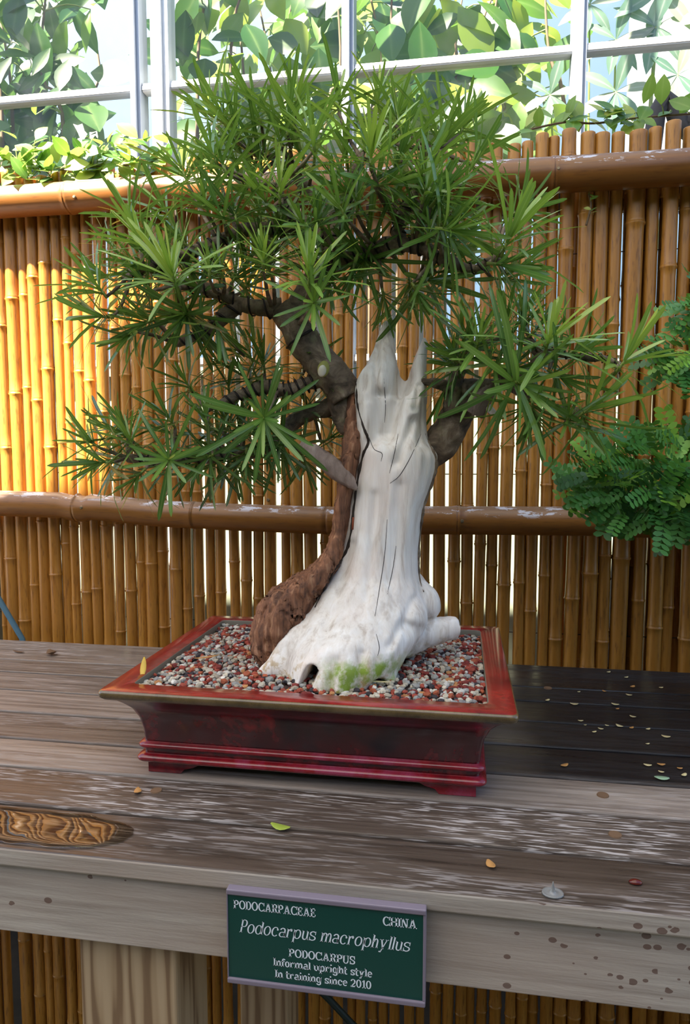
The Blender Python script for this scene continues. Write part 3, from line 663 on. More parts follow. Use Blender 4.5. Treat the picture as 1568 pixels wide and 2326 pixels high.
# three-lobed foot: left toe, centre toe, lifted root arm, knob behind it
bits = [ring_loft(body_rows)]
bits.append(ring_loft([(727, 873, 878, .003, .006), (742, 866, 889, .006, .005), (768, 857, 893, .010, .003), (800, 846, 896, .016, 0), (830, 831, 902, .022, -.004), (860, 812, 913, .030, -.006), (890, 806, 924, .036, -.004), (940, 806, 935, .044, 0)], 16))
bits.append(ring_loft([(763, 962, 967, .003, .010), (776, 953, 971, .006, .010), (800, 944, 970, .010, .008), (832, 932, 968, .016, .005), (862, 921, 966, .022, .003), (895, 914, 967, .030, .001), (945, 900, 967, .044, 0)], 16))
def V3(px, py, Y): return tuple(at(px, py, Y))
bits.append(tube_vf([V3(790, 1380, .985), V3(735, 1440, .955), V3(683, 1482, .93), V3(640, 1512, .917), V3(596, 1534, .912)], [.035, .042, .036, .025, .010], sides=14, ell=1.0))
bits.append(tube_vf([V3(750, 1440, .955), V3(702, 1505, .918), V3(664, 1550, .905)], [.035, .032, .020], sides=12))
bits.append(tube_vf([V3(840, 1400, .97), V3(826, 1460, .94), V3(812, 1510, .918), V3(808, 1565, .905)], [.05, .056, .05, .044], sides=16))
bits.append(tube_vf([V3(785, 1480, .93), V3(766, 1530, .897), V3(757, 1575, .89)], [.025, .027, .022], sides=12))
bits.append(tube_vf([V3(866, 1480, .935), V3(868, 1530, .915), V3(866, 1575, .905)], [.022, .020, .017], sides=12))
bits.append(tube_vf([V3(880, 1425, .99), V3(935, 1442, 1.0), V3(980, 1437, 1.01), V3(1015, 1428, 1.02), V3(1043, 1425, 1.025)], [.045, .031, .0225, .0195, .0190], sides=14))
bits.append(tube_vf([V3(925, 1330, 1.01), V3(955, 1366, 1.01), V3(976, 1390, 1.02)], [.026, .029, .020], sides=14))
tm = remesh('trunk', bits, .003, 14)
nv = len(tm.vertices); co = np.empty(nv * 3, np.float32); tm.vertices.foreach_get('co', co); co = co.reshape(-1, 3)
nr = np.empty(nv * 3, np.float32); tm.vertices.foreach_get('normal', nr); nr = nr.reshape(-1, 3)
def carve(seg, rad, depth):
    global disp
    a, b = np.array(at(*seg[0], TY))[[0, 2]], np.array(at(*seg[1], TY))[[0, 2]]; p = co[:, [0, 2]] - a; d = b - a
    t = np.clip((p @ d) / (d @ d), 0, 1); q = np.linalg.norm(p - t[:, None] * d, axis=1)
    co[:, 1] += depth * np.exp(-(q / rad) ** 2) * np.clip((1.02 - co[:, 1]) / .04, 0, 1)
disp = np.zeros(nv)
carve(((916, 862), (890, 985)), .013, .032); carve(((856, 790), (864, 900)), .004, .010); carve(((872, 905), (858, 1000)), .010, .014); carve(((835, 900), (842, 990)), .006, -.004)
carve(((940, 960), (910, 1050)), .006, .008); carve(((965, 930), (955, 1010)), .004, .005); carve(((952, 880), (948, 930)), .004, .006)
carve(((754, 1462), (708, 1565)), .0055, .085); carve(((930, 1392), (958, 1410)), .009, .014); carve(((945, 1345), (905, 1420)), .005, .006)
carve(((878, 1500), (884, 1520)), .008, .03); carve(((860, 1120), (850, 1340)), .006, .004); carve(((915, 1100), (900, 1300)), .008, .005); carve(((810, 1230), (770, 1400)), .008, .006); carve(((800, 1440), (790, 1500)), .008, .006); carve(((850, 1430), (845, 1500)), .007, .007)
for i in range(nv):
    x, y, z = co[i]; k = min(1, max(0, (1.06 - z) / .16))
    g = noise.noise(Vector((x * 85, y * 85, z * 9))); g2 = noise.noise(Vector((x * 34, y * 34, z * 10 + 5))); l = noise.noise(Vector((x * 26, y * 26, z * 22)))
    disp[i] += .0022 * g + .0030 * g2 + .004 * k * l
    if z > 1.24: disp[i] += .004 * noise.noise(Vector((x * 60, y * 60, z * 20)))
co += nr * disp[:, None]; tm.vertices.foreach_set('co', co.ravel()); tm.update(); tm.materials.append(M['deadwood']); tm.polygons.foreach_set('use_smooth', [True] * len(tm.polygons))
o = part('trunk', tm, tree); o['label'] = 'bleached white deadwood trunk with split jagged top'
# living vein along the left flank
vr = [(878, 795, 815, .020, .012), (900, 793, 812, .024, .010), (950, 791, 824, .030, .004), (985, 789, 834, .034, -.004), (1010, 787, 830, .036, -.010), (1050, 784, 822, .038, -.012), (1100, 778, 812, .042, -.010), (1150, 771, 804, .044, -.008), (1200, 766, 799, .046, -.006), (1250, 748, 792, .054, -.012), (1280, 720, 780, .058, -.018), (1305, 688, 766, .060, -.022), (1335, 630, 748, .062, -.022), (1370, 602, 732, .066, -.022), (1410, 592, 718, .070, -.020), (1450, 591, 690, .068, -.012), (1490, 602, 672, .060, -.006), (1530, 612, 660, .05, .0)]
vm = remesh('live_vein', [ring_loft(vr, 20)], .0028, 2)
for q in vm.vertices:
    n_ = q.normal; c = q.co; amp = .0050 if c.z > 1.0 else .006
    q.co = c + n_ * (amp * (1.0 - 2.2 * abs(noise.noise(Vector((c.x * 95, c.y * 95, c.z * 9)))))  + amp * .6 * noise.noise(c * 60) + (.004 * noise.noise(c * 24) if c.z < 1.0 else 0))
vm.materials.append(M['vein']); vm.polygons.foreach_set('use_smooth', [True] * len(vm.polygons)); vm.update()
o = part('live_vein', vm, tree); o['label'] = 'red brown strip of living bark'
from mathutils.bvhtree import BVHTree
def skin(m): return BVHTree.FromPolygons([q.co for q in m.vertices], [tuple(p.vertices) for p in m.polygons])
bv_t, bv_v = skin(tm), skin(vm)
def on_trunk(px, py, lift=0.0):
    d = ray(px, py).normalized(); best = None
    for b in (bv_t, bv_v):
        h = b.ray_cast(CAM, d)
        if h[0] is not None and (best is None or h[3] < best[1]): best = (h[0], h[3])
    return best[0] - d * lift if best else at(px, py, TY - .05)
def traced(name, pix, rad, mat, lift, lump=0.0):
    P = [on_trunk(q[0], q[1], lift) for q in catmull([(a, b, 0) for a, b in pix], 6)]
    P = [P[0]] + [P[i] if abs(P[i].y - P[i - 1].y) < .03 else P[i - 1].lerp(P[i], .5) for i in range(1, len(P))]
    r_ = [rad * (.55 + .45 * math.sin(math.pi * min(1, max(0, i / (len(P) - 1))))) for i in range(len(P))]
    return tube(name, P, r_, mat, tree, sides=6, n=1, lump=lump, freq=120)
crack_m = plain('dark_crack', (.05, .04, .035), .9)
for pix in ([(905, 985), (896, 1030), (885, 1075)], [(880, 1180), (874, 1260), (862, 1340), (852, 1400)], [(957, 985), (932, 1040), (908, 1080), (886, 1098)], [(838, 992), (850, 1020), (868, 1030), (866, 1048)], [(900, 1240), (893, 1290), (880, 1350)], [(872, 860), (876, 920), (874, 960)], [(855, 1440), (862, 1470), (858, 1490)]):
    traced('crack', pix, .00055, crack_m, -.0001)
traced('bark_edge', [(810, 872), (814, 925), (830, 980), (836, 1005), (824, 1040), (812, 1100), (804, 1160), (798, 1210), (785, 1255), (757, 1300), (735, 1340), (716, 1380)], .0024, M['dark_timber'], -.0004, .0016)
traced('bark_edge', [(966, 985), (976, 1010), (990, 1045), (984, 1085), (962, 1150), (955, 1200), (950, 1260), (952, 1310), (962, 1345)], .0030, M['bark'], -.001, .002)
# lifted bark flakes on the vein shoulder
for pts, wd in (([(640, 1352), (665, 1335), (700, 1318), (735, 1298)], .010), ([(755, 1250), (735, 1275), (720, 1300)], .008), ([(612, 1380), (625, 1360), (648, 1345)], .008), ([(775, 1180), (768, 1220), (760, 1250)], .006), ([(800, 920), (796, 985), (790, 1060)], .006), ([(788, 1060), (782, 1120), (776, 1180)], .006)):
    tube('bark_flake', [at(a, b, TY - (.048 if b > 1240 else .03)) for a, b in pts], [wd * .4] + [wd] * (len(pts) - 2) + [wd * .3], M['vein'], tree, sides=7, n=4, lump=.0045, freq=90, ell=.45)

# branches: (pixel x, pixel y, depth) paths with radii in metres
branch_defs = [
    ([(790, 905, 1.0), (770, 870, 1.0), (735, 830, .99), (695, 785, .985), (668, 735, .98), (640, 700, .98)], [.022, .026, .024, .023, .022, .018], 'bark'),
    ([(792, 985, 1.01), (783, 940, 1.01), (772, 880, 1.01)], [.012, .02, .02], 'bark'),
    ([(640, 700, .98), (595, 700, .975), (545, 688, .97), (500, 668, .965), (455, 655, .96), (400, 650, .95)], [.014, .012, .010, .009, .008, .006], 'bark'),
    ([(545, 690, .97), (510, 720, .965), (480, 745, .96), (440, 765, .955), (400, 780, .955)], [.010, .010, .009, .007, .005], 'bark'),
    ([(668, 735, .98), (690, 680, .99), (730, 620, 1.0), (760, 560, 1.02), (770, 510, 1.03), (790, 440, 1.02), (820, 360, 1.0)], [.019, .018, .016, .014, .012, .009, .006], 'bark'),
    ([(730, 620, 1.0), (790, 585, 1.0), (850, 570, .99), (910, 555, .98), (960, 565, .98), (1010, 590, .97), (1080, 610, .97), (1130, 580, .96)], [.012, .013, .012, .010, .008, .007, .006, .005], 'bark'),
    ([(910, 555, .98), (905, 510, .99), (930, 460, 1.0), (960, 400, 1.0), (990, 340, 1.02)], [.009, .009, .008, .006, .005], 'bark'),
    ([(760, 560, 1.02), (700, 520, 1.0), (650, 470, .98), (630, 420, .97)], [.011, .010, .008, .005], 'bark'),
    ([(700, 520, 1.0), (620, 520, .99), (540, 530, .98), (470, 560, .97), (380, 590, .96), (300, 620, .96)], [.010, .010, .009, .008, .006, .005], 'bark'),
    ([(770, 510, 1.03), (700, 430, 1.06), (640, 370, 1.08), (560, 340, 1.08)], [.010, .009, .007, .005], 'bark'),
    ([(745, 860, 1.0), (700, 872, .99), (650, 885, .985), (600, 880, .98), (540, 900, .975), (470, 930, .96)], [.012, .0105, .010, .009, .007, .005], 'bark'),
    ([(775, 910, 1.02), (730, 930, 1.03), (680, 950, 1.04), (620, 1010, 1.03), (540, 1030, 1.0), (450, 1040, .97), (360, 1045, .96), (290, 1040, .97)], [.013, .013, .012, .010, .009, .008, .006, .005], 'bark'),
    ([(978, 1060, 1.02), (992, 1020, 1.02), (1020, 980, 1.02), (1045, 930, 1.02), (1060, 885, 1.02)], [.012, .023, .025, .024, .021], 'bark'),
    ([(1030, 940, 1.0), (1028, 900, 1.0), (1040, 850, 1.0), (1060, 810, .99), (1085, 785, .98)], [.013, .012, .010, .007, .005], 'bark'),
    ([(1040, 880, 1.01), (1000, 873, 1.0), (955, 868, .99)], [.011, .008, .005], 'bark'),
    ([(1060, 885, 1.01), (1100, 880, .99), (1150, 868, .98), (1200, 840, .97), (1240, 800, .96), (1310, 810, .96), (1370, 814, .96), (1412, 832, .96)], [.016, .011, .008, .006, .005, .0045, .0045, .004], 'bark'),
    ([(1150, 868, .98), (1200, 900, .97), (1260, 925, .97), (1320, 935, .97)], [.006, .005, .004, .0035], 'bark'),
]
skel = []
for pts, rad, mt in branch_defs:
    W = [at(a, b, c) for a, b, c in pts]
    tube('branch', W, rad, M[mt], tree, sides=12, n=7, lump=.0040, freq=52)
    skel += [Vector(q[:3]) for q in catmull([tuple(p) for p in W], 6)]
tube('dead_stub', [at(1075, 935, .99), at(1095, 905, .985), at(1118, 880, .985), at(1126, 868, .985)], [.018, .014, .009, .003], M['grey_shard'], tree, sides=9, n=4, lump=.003, freq=60)['label'] = 'pale dead stub'
tube('dead_stub', [at(1108, 925, .985), at(1125, 940, .983), at(1142, 946, .98)], [.006, .004, .0012], M['deadwood'], tree, sides=7, n=3)
tube('dead_shard', [at(682, 1008, .96), at(715, 1030, .955), at(760, 1065, .95), at(795, 1095, .945), at(812, 1112, .945)], [.006, .012, .013, .008, .0015], M['grey_shard'], tree, sides=8, n=5, lump=.003, freq=60, ell=.45)['label'] = 'grey weathered splinter of dead bark'
# cut scar on the main branch
c = at(735, 838, .962); bm = bmesh.new(); bmesh.ops.create_uvsphere(bm, u_segments=16, v_segments=10, radius=1)
for q in bm.verts: q.co = Vector((q.co.x * .0085, q.co.y * .006, q.co.z * .0115)); q.co.rotate(Matrix.Rotation(.2, 3, 'Y')); q.co += c
scar = part('cut_scar', bm_mesh('cut_scar', bm, M['callus'], True), tree); scar['label'] = 'round pruning cut'
bm = bmesh.new(); bmesh.ops.create_uvsphere(bm, u_segments=14, v_segments=8, radius=1)
for q in bm.verts: q.co = Vector((q.co.x * .006, q.co.y * .004, q.co.z * .0085)); q.co.rotate(Matrix.Rotation(.25, 3, 'Y')); q.co += c + Vector((-.001, -.004, -.003))
part('cut_face', bm_mesh('cut_face', bm, M['cut'], True), scar)
tube('nail', [at(803, 1175, .943), at(801, 1203, .942)], [.0014, .0014], plain('rusty_nail', (.20, .04, .01), .8), tree, sides=6, n=2)
# training wire wound round the branches
def wire(i, a, b, turns, rw=.0016):
    pts, rad, _ = branch_defs[i]; A_ = catmull([tuple(at(*p)) + (r,) for p, r in zip(pts, rad)], 20); A_ = A_[int(a * len(A_)):max(int(b * len(A_)), int(a * len(A_)) + 4)]
    out = []; ref = Vector((0, 0, 1)); P = [Vector(q[:3]) for q in A_]; n = turns * 10
    for k in range(n + 1):
        t = k / n * (len(P) - 1.001); j = int(t); p = P[j].lerp(P[j + 1], t - j); d = (P[j + 1] - P[j]).normalized(); u = (ref - d * ref.dot(d)).normalized(); ww = d.cross(u)
        ang = 2 * math.pi * turns * k / n; r_ = A_[j][3] * 1.06 + rw * .6; out.append(p + (u * math.cos(ang) + ww * math.sin(ang)) * r_)
    tube('wire', out, [rw] * len(out), M['wire'], tree, sides=5, n=1)
wire(2, .05, .95, 6, .0014); wire(3, .0, .95, 6, .0019); wire(10, .05, .95, 14); wire(11, .35, .95, 14); wire(5, .0, .6, 10); wire(5, .62, .98, 7, .0012); wire(8, .1, .95, 14)
wire(15, .6, .98, 8, .0011); wire(6, .1, .9, 8, .0012); wire(7, .1, .8, 7, .0012); wire(16, .1, .95, 7, .001); wire(0, .62, .70, 1, .0018); wire(4, .35, .9, 9, .0014)

# ---- leaves
TT = [0, .10, .30, .65, .92, 1.0]; WW = [.30, .66, .95, 1.0, .78, .16]
def strap_proto(bend, twist, var, crease=.16, wid=.038):
    v, rib = [], []
    for t, q in zip(TT, WW):
        z = -bend * t * t; ang = twist * t
        for s in (-1, 0, 1):
            xx = s * wid * q; zz = z + (crease * wid * q if s else 0); v.append((xx * math.cos(ang), t, zz + xx * math.sin(ang))); rib.append(1.0 if s == 0 else 0.0)
    f = []
    for i in range(5):
        for s in range(2): a = i * 3 + s; f.append((a, a + 1, a + 4, a + 3))
    return np.array(v), f, rib
def leaf_mesh(name, pr, var, mat):
    v, f, rib = pr; m = mesh(name, v, f, mat, True); n = len(v)
    m.attributes.new('var', 'FLOAT', 'POINT').data.foreach_set('value', [var] * n); m.attributes.new('rib', 'FLOAT', 'POINT').data.foreach_set('value', rib); return m
SP = [strap_proto(b, t, 0) for b, t in ((.02, 0), (.08, .2), (.14, -.2), (.20, .1), (.28, -.1), (.05, -.3))]
lcache = {}
def strap(k, vq):
    if (k, vq) not in lcache: lcache[k, vq] = leaf_mesh('leaf', SP[k], vq / 9, M['leaf'])
    return lcache[k, vq]
def dirw(ux, uy, c): return (rt * ux + upv * uy - fw * c).normalized()
rosettes = []     # base point, axis, leaf length (m), leaves, brightness
def ros(px, py, Y, ux, uy, c, L, n=22, br=.5): rosettes.append((at(px, py, Y), dirw(ux, uy, c), L / F * Y, n, br))
# prominent shoots, read off the photograph
for a in [
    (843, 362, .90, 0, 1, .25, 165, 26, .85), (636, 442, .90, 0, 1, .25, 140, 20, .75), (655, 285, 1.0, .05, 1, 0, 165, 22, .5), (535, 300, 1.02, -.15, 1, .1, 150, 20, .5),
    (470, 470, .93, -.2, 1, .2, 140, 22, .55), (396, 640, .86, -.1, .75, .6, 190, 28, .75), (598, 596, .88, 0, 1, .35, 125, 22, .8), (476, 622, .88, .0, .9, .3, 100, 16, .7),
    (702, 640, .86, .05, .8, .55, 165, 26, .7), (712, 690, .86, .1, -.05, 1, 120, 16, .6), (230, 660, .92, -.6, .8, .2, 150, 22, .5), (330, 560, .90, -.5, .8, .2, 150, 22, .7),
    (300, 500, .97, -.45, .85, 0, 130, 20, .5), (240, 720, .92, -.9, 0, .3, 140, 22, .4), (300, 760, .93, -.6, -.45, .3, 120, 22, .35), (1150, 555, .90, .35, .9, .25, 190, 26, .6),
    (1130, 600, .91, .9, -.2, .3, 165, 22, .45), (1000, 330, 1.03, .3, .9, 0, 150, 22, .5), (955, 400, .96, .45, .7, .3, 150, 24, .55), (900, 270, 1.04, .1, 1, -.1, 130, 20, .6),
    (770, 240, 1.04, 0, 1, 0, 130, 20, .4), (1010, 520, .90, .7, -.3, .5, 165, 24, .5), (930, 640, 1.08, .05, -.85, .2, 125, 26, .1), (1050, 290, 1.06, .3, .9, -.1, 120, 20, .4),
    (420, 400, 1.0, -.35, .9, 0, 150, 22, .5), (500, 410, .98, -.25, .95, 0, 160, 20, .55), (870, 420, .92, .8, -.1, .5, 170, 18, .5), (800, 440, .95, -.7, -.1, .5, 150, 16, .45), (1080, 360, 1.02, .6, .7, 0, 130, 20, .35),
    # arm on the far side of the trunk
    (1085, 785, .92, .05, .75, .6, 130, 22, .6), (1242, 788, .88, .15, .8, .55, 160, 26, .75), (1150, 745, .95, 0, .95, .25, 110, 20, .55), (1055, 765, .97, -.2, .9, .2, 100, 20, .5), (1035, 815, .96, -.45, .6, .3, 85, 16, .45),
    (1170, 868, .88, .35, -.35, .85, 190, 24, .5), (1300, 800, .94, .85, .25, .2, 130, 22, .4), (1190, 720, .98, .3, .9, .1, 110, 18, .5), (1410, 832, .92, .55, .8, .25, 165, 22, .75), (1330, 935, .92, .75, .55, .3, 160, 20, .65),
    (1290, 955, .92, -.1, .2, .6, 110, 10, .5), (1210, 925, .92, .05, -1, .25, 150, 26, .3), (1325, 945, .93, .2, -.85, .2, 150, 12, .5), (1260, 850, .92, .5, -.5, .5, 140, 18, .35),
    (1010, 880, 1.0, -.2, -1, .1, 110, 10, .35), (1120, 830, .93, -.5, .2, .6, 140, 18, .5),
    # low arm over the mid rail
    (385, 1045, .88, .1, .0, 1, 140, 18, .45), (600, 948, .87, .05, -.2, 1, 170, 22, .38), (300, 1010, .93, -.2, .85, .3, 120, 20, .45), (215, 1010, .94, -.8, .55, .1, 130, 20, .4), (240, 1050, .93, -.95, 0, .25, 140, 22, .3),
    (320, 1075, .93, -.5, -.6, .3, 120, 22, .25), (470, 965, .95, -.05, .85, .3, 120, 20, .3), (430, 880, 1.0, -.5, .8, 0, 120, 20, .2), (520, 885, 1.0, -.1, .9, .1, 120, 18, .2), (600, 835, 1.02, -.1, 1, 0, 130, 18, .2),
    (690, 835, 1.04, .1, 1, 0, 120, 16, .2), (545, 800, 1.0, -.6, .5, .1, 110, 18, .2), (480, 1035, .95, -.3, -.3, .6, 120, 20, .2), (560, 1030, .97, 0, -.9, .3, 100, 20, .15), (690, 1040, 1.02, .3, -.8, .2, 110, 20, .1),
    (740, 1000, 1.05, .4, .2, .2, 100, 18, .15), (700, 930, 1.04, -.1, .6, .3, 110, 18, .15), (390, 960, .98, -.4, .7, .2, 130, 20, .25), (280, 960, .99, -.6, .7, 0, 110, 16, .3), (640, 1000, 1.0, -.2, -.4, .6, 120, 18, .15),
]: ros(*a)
pads = [(760, 430, 330, 130, 1.0, .10, 20, (0, .9)), (500, 570, 240, 100, .98, .08, 13, (-.3, .7)), (860, 520, 240, 110, .98, .09, 14, (.2, .6)), (330, 650, 160, 100, .97, .06, 8, (-.6, .4)), (740, 310, 300, 90, 1.05, .06, 12, (0, 1)),
        (560, 640, 220, 60, .97, .07, 8, (0, .4)), (880, 620, 160, 60, .98, .08, 9, (.2, -.3)), (1080, 540, 120, 110, .97, .06, 7, (.5, .4)), (1120, 800, 150, 60, .97, .06, 8, (.1, .6)), (450, 1010, 260, 50, 1.0, .07, 15, (-.2, .2)), (640, 900, 110, 60, 1.03, .05, 4, (0, .5)), (400, 740, 120, 40, .95, .05, 5, (-.3, -.5))]
for px, py, rx_, ry_, Y, dy, n, (ux, uy) in pads:
    for _ in range(n):
        a, k = rnd.uniform(0, 6.283), math.sqrt(rnd.random())
        qx, qy = px + rx_ * k * math.cos(a), py + ry_ * k * math.sin(a)
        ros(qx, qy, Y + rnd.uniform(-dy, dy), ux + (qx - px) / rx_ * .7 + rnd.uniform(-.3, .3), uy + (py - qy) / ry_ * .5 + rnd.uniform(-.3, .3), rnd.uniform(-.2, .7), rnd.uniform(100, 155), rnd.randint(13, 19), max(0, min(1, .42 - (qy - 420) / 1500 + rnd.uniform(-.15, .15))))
leaves = []; foliage_tw = []
for bi, (B, A_, L, n, br) in enumerate(rosettes):
    u = A_.orthogonal().normalized(); ww = A_.cross(u); ph = rnd.uniform(0, 6.28); stem_len = L * .22
    for k in range(n):
        t = k / max(1, n - 1); th = R(10 + (66 + 14 * (B.z < 1.3)) * t ** .85 + rnd.uniform(-14, 14)); az = ph + k * 2.39996 + rnd.uniform(-.2, .2)
        d = (A_ * math.cos(th) + (u * math.cos(az) + ww * math.sin(az)) * math.sin(th)).normalized()
        nn = A_ - d * A_.dot(d); nn = nn.normalized() if nn.length > .05 else u
        d2 = (d + Vector((rnd.uniform(-.12, .12), rnd.uniform(-.12, .12), rnd.uniform(-.10, .10) - .10 * t))).normalized(); nn = (nn - d2 * nn.dot(d2)).normalized(); x_ = d2.cross(nn)
        ln = L * (.62 + .42 * min(1, t * 1.8)) * rnd.uniform(.66, 1.14); wdt = rnd.uniform(.8, 1.15) * (.125 / (ln + .04)) ** .4
        org = B + A_ * (stem_len * (1 - t) - stem_len * .4)
        Mx = Matrix((( x_.x * ln * wdt, d2.x * ln, nn.x * ln, org.x), (x_.y * ln * wdt, d2.y * ln, nn.y * ln, org.y), (x_.z * ln * wdt, d2.z * ln, nn.z * ln, org.z), (0, 0, 0, 1)))
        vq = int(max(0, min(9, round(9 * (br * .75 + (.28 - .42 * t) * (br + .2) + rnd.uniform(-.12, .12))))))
        kk = min(5, int(t * 4 + rnd.uniform(0, 1.5))); tip = org + d2 * ln; a, b = proj(org), proj(tip)
        leaves.append((math.hypot(a[0] - b[0], a[1] - b[1]) * wdt - (0 if bi < 66 else 60) + (.95 - a[2]) * 250, Mx, kk, vq, bi))
leaves.sort(key=lambda q: -q[0])
shoots = {}
for bi, (B, A_, L, n, br) in enumerate(rosettes):                     # woody twig to the nearest branch, green tip
    nb = min(skel, key=lambda s: (s - B).length_squared); mid_ = nb.lerp(B, .6) - A_ * (B - nb).length * .12
    vv, ff = tube_vf([nb, mid_, B - A_ * L * .12], [.0032, .0028, .0022], sides=5, n=3, lump=.001, freq=120)
    k = len(vv); v2, f2 = tube_vf([B - A_ * L * .14, B + A_ * L * .05, B + A_ * L * .16], [.0022, .0020, .0008], sides=5, n=2)
    m = mesh('shoot', vv + v2, ff + [tuple(k + i for i in q) for q in f2], [M['bark'], M['stem']], True); m.polygons.foreach_set('material_index', [0] * len(ff) + [1] * len(f2))
    shoots[bi] = part('shoot', m, tree)
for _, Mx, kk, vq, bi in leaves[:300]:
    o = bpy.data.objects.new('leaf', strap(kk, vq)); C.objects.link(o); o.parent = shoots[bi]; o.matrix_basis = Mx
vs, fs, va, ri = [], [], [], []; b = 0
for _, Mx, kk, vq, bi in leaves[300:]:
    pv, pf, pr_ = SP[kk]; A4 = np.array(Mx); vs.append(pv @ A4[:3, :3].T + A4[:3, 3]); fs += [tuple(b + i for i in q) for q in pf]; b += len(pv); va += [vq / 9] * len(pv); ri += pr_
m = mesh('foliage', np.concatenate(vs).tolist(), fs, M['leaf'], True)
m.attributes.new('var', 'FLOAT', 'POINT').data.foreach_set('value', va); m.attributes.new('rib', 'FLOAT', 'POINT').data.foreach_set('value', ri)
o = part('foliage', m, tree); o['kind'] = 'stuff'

# ------------------------------------------------------------------ broad-leaf prototypes
def broad_proto(shape, wid, fold, bend, var, mat, name='leaf'):
    v, rib, f = [], [], []
    n = len(shape)
    for i, q in enumerate(shape):
        t = i / (n - 1)
        for s in (-1, 0, 1): v.append((s * wid * q, t, -bend * t * t + (fold * wid * q if s else 0))); rib.append(1.0 if s == 0 else 0.0)
    for i in range(n - 1):
        for s in range(2): a = i * 3 + s; f.append((a, a + 1, a + 4, a + 3))
    return leaf_mesh(name, (np.array(v), f, rib), var, mat)
OV = [.05, .55, .9, 1.0, .85, .5, .03]; LAN = [.05, .45, .8, 1.0, .9, .55, .03]
def place(o, org, d, nn, s, wx=1.0):
    d = d.normalized(); nn = nn - d * nn.dot(d); nn = nn.normalized() if nn.length > 1e-4 else d.orthogonal().normalized(); x_ = d.cross(nn)
    o.matrix_basis = Matrix(((x_.x * s * wx, d.x * s, nn.x * s, org.x), (x_.y * s * wx, d.y * s, nn.y * s, org.y), (x_.z * s * wx, d.z * s, nn.z * s, org.z), (0, 0, 0, 1)))
BIG = [broad_proto(OV, .30, .12, b, v_, M['big_leaf']) for b, v_ in ((.1, .05), (.25, .3), (.15, .5), (.3, .7), (.1, .9), (.2, 1.0))]
LNG = [broad_proto(LAN, .19, .15, b, v_, M['big_leaf']) for b, v_ in ((.1, .1), (.25, .35), (.2, .55), (.3, .8))]
VIN = [broad_proto(OV, .30, .15, b, v_, M['vine_leaf']) for b, v_ in ((.1, .1), (.2, .4), (.15, .7), (.25, 1.0))]
PAL_ = [broad_proto(LAN, .16, .1, b, v_, M['pale_leaf']) for b, v_ in ((.1, .2), (.3, .6), (.2, 1.0))]

# plants inside the greenhouse
def house_plant(name, label, rect, Y0, Y1, n, s0, s1, protos_, bias, stems, hang=.6):
    x0, y0, x1, y1 = rect; base = at((x0 + x1) / 2, 1200, (Y0 + Y1) / 2); base.z = GZ
    P = empty(name, label, 'plant', 'plants inside the greenhouse', loc=base); paths = []
    for k in range(stems):
        px = x0 + (x1 - x0) * (k + .5) / stems; Y = rnd.uniform(Y0, Y1)
        W = [Vector((at(px, 900, Y).x, Y, GZ)), at(px + rnd.uniform(-40, 40), 420, Y), at(px + rnd.uniform(-60, 60), (y0 + y1) / 2, Y), at(px + rnd.uniform(-70, 70), y0, Y)]
        tube('stem', W, [.008, .007, .005, .003], M['woody_stem'], P, sides=6, n=4); paths += [Vector(q[:3]) for q in catmull([tuple(p) for p in W], 8)][8:]
    for k in range(n):
        px, py, Y = rnd.uniform(x0, x1), rnd.uniform(y0, y1), rnd.uniform(Y0, Y1); org = at(px, py, Y)
        ln = rnd.uniform(s0, s1); d = Vector((rnd.uniform(-1, 1), rnd.uniform(-.8, .3), rnd.uniform(-1, 1) - hang)); nn = Vector((rnd.uniform(-.5, .5), -1, rnd.uniform(.0, .9)))
        q = min(len(protos_) - 1, int(len(protos_) * rnd.random() ** bias)); o = bpy.data.objects.new('leaf', protos_[q]); C.objects.link(o); o.parent = P; place(o, org - base, d, nn, ln, rnd.uniform(.8, 1.15))
        if k % 5 == 0:
            nb = min(paths, key=lambda s_: (s_ - org).length_squared); tube('petiole', [nb, nb.lerp(org, .5) + Vector((0, 0, .02)), org], [.003, .0025, .0018], M['stem'], P, sides=5, n=3)
    return P
house_plant('greenhouse_shrub', 'dense green leafy shrub behind the leftmost greenhouse pane', (-120, -60, 215, 400), 2.25, 2.7, 290, .12, .18, LNG + BIG[:3], 1.0, 5)
house_plant('greenhouse_vine', 'broad dark leaved climber behind the pane beside the white mullion', (385, -60, 560, 200), 2.2, 2.5, 16, .12, .17, BIG[:3], 1.6, 2, .3)
house_plant('greenhouse_bush', 'yellow green bush behind the middle pane over the tree crown', (470, -80, 790, 420), 2.35, 2.8, 130, .11, .19, BIG, 1.0, 4)
house_plant('greenhouse_shrub', 'lime green large leaved shrub behind the pane above the top rail', (800, -80, 1180, 380), 2.25, 2.9, 170, .11, .20, BIG, .8, 5, .5)
house_plant('greenhouse_vine', 'pale low foliage behind the lower glass near the fence tops', (380, 210, 1280, 420), 2.3, 2.7, 90, .08, .14, BIG[3:], 1.0, 5)
house_plant('greenhouse_shrub', 'hazy green shrub beside the rightmost mullion inside the glass', (1080, -60, 1320, 300), 2.5, 3.0, 40, .10, .17, BIG[1:], 1.0, 3)
hp = empty('veined_leaf_plant', 'pale plant with star shaped veined leaves behind the rightmost pane', 'plant', 'plants inside the greenhouse', loc=Vector((.55, 2.5, GZ)))
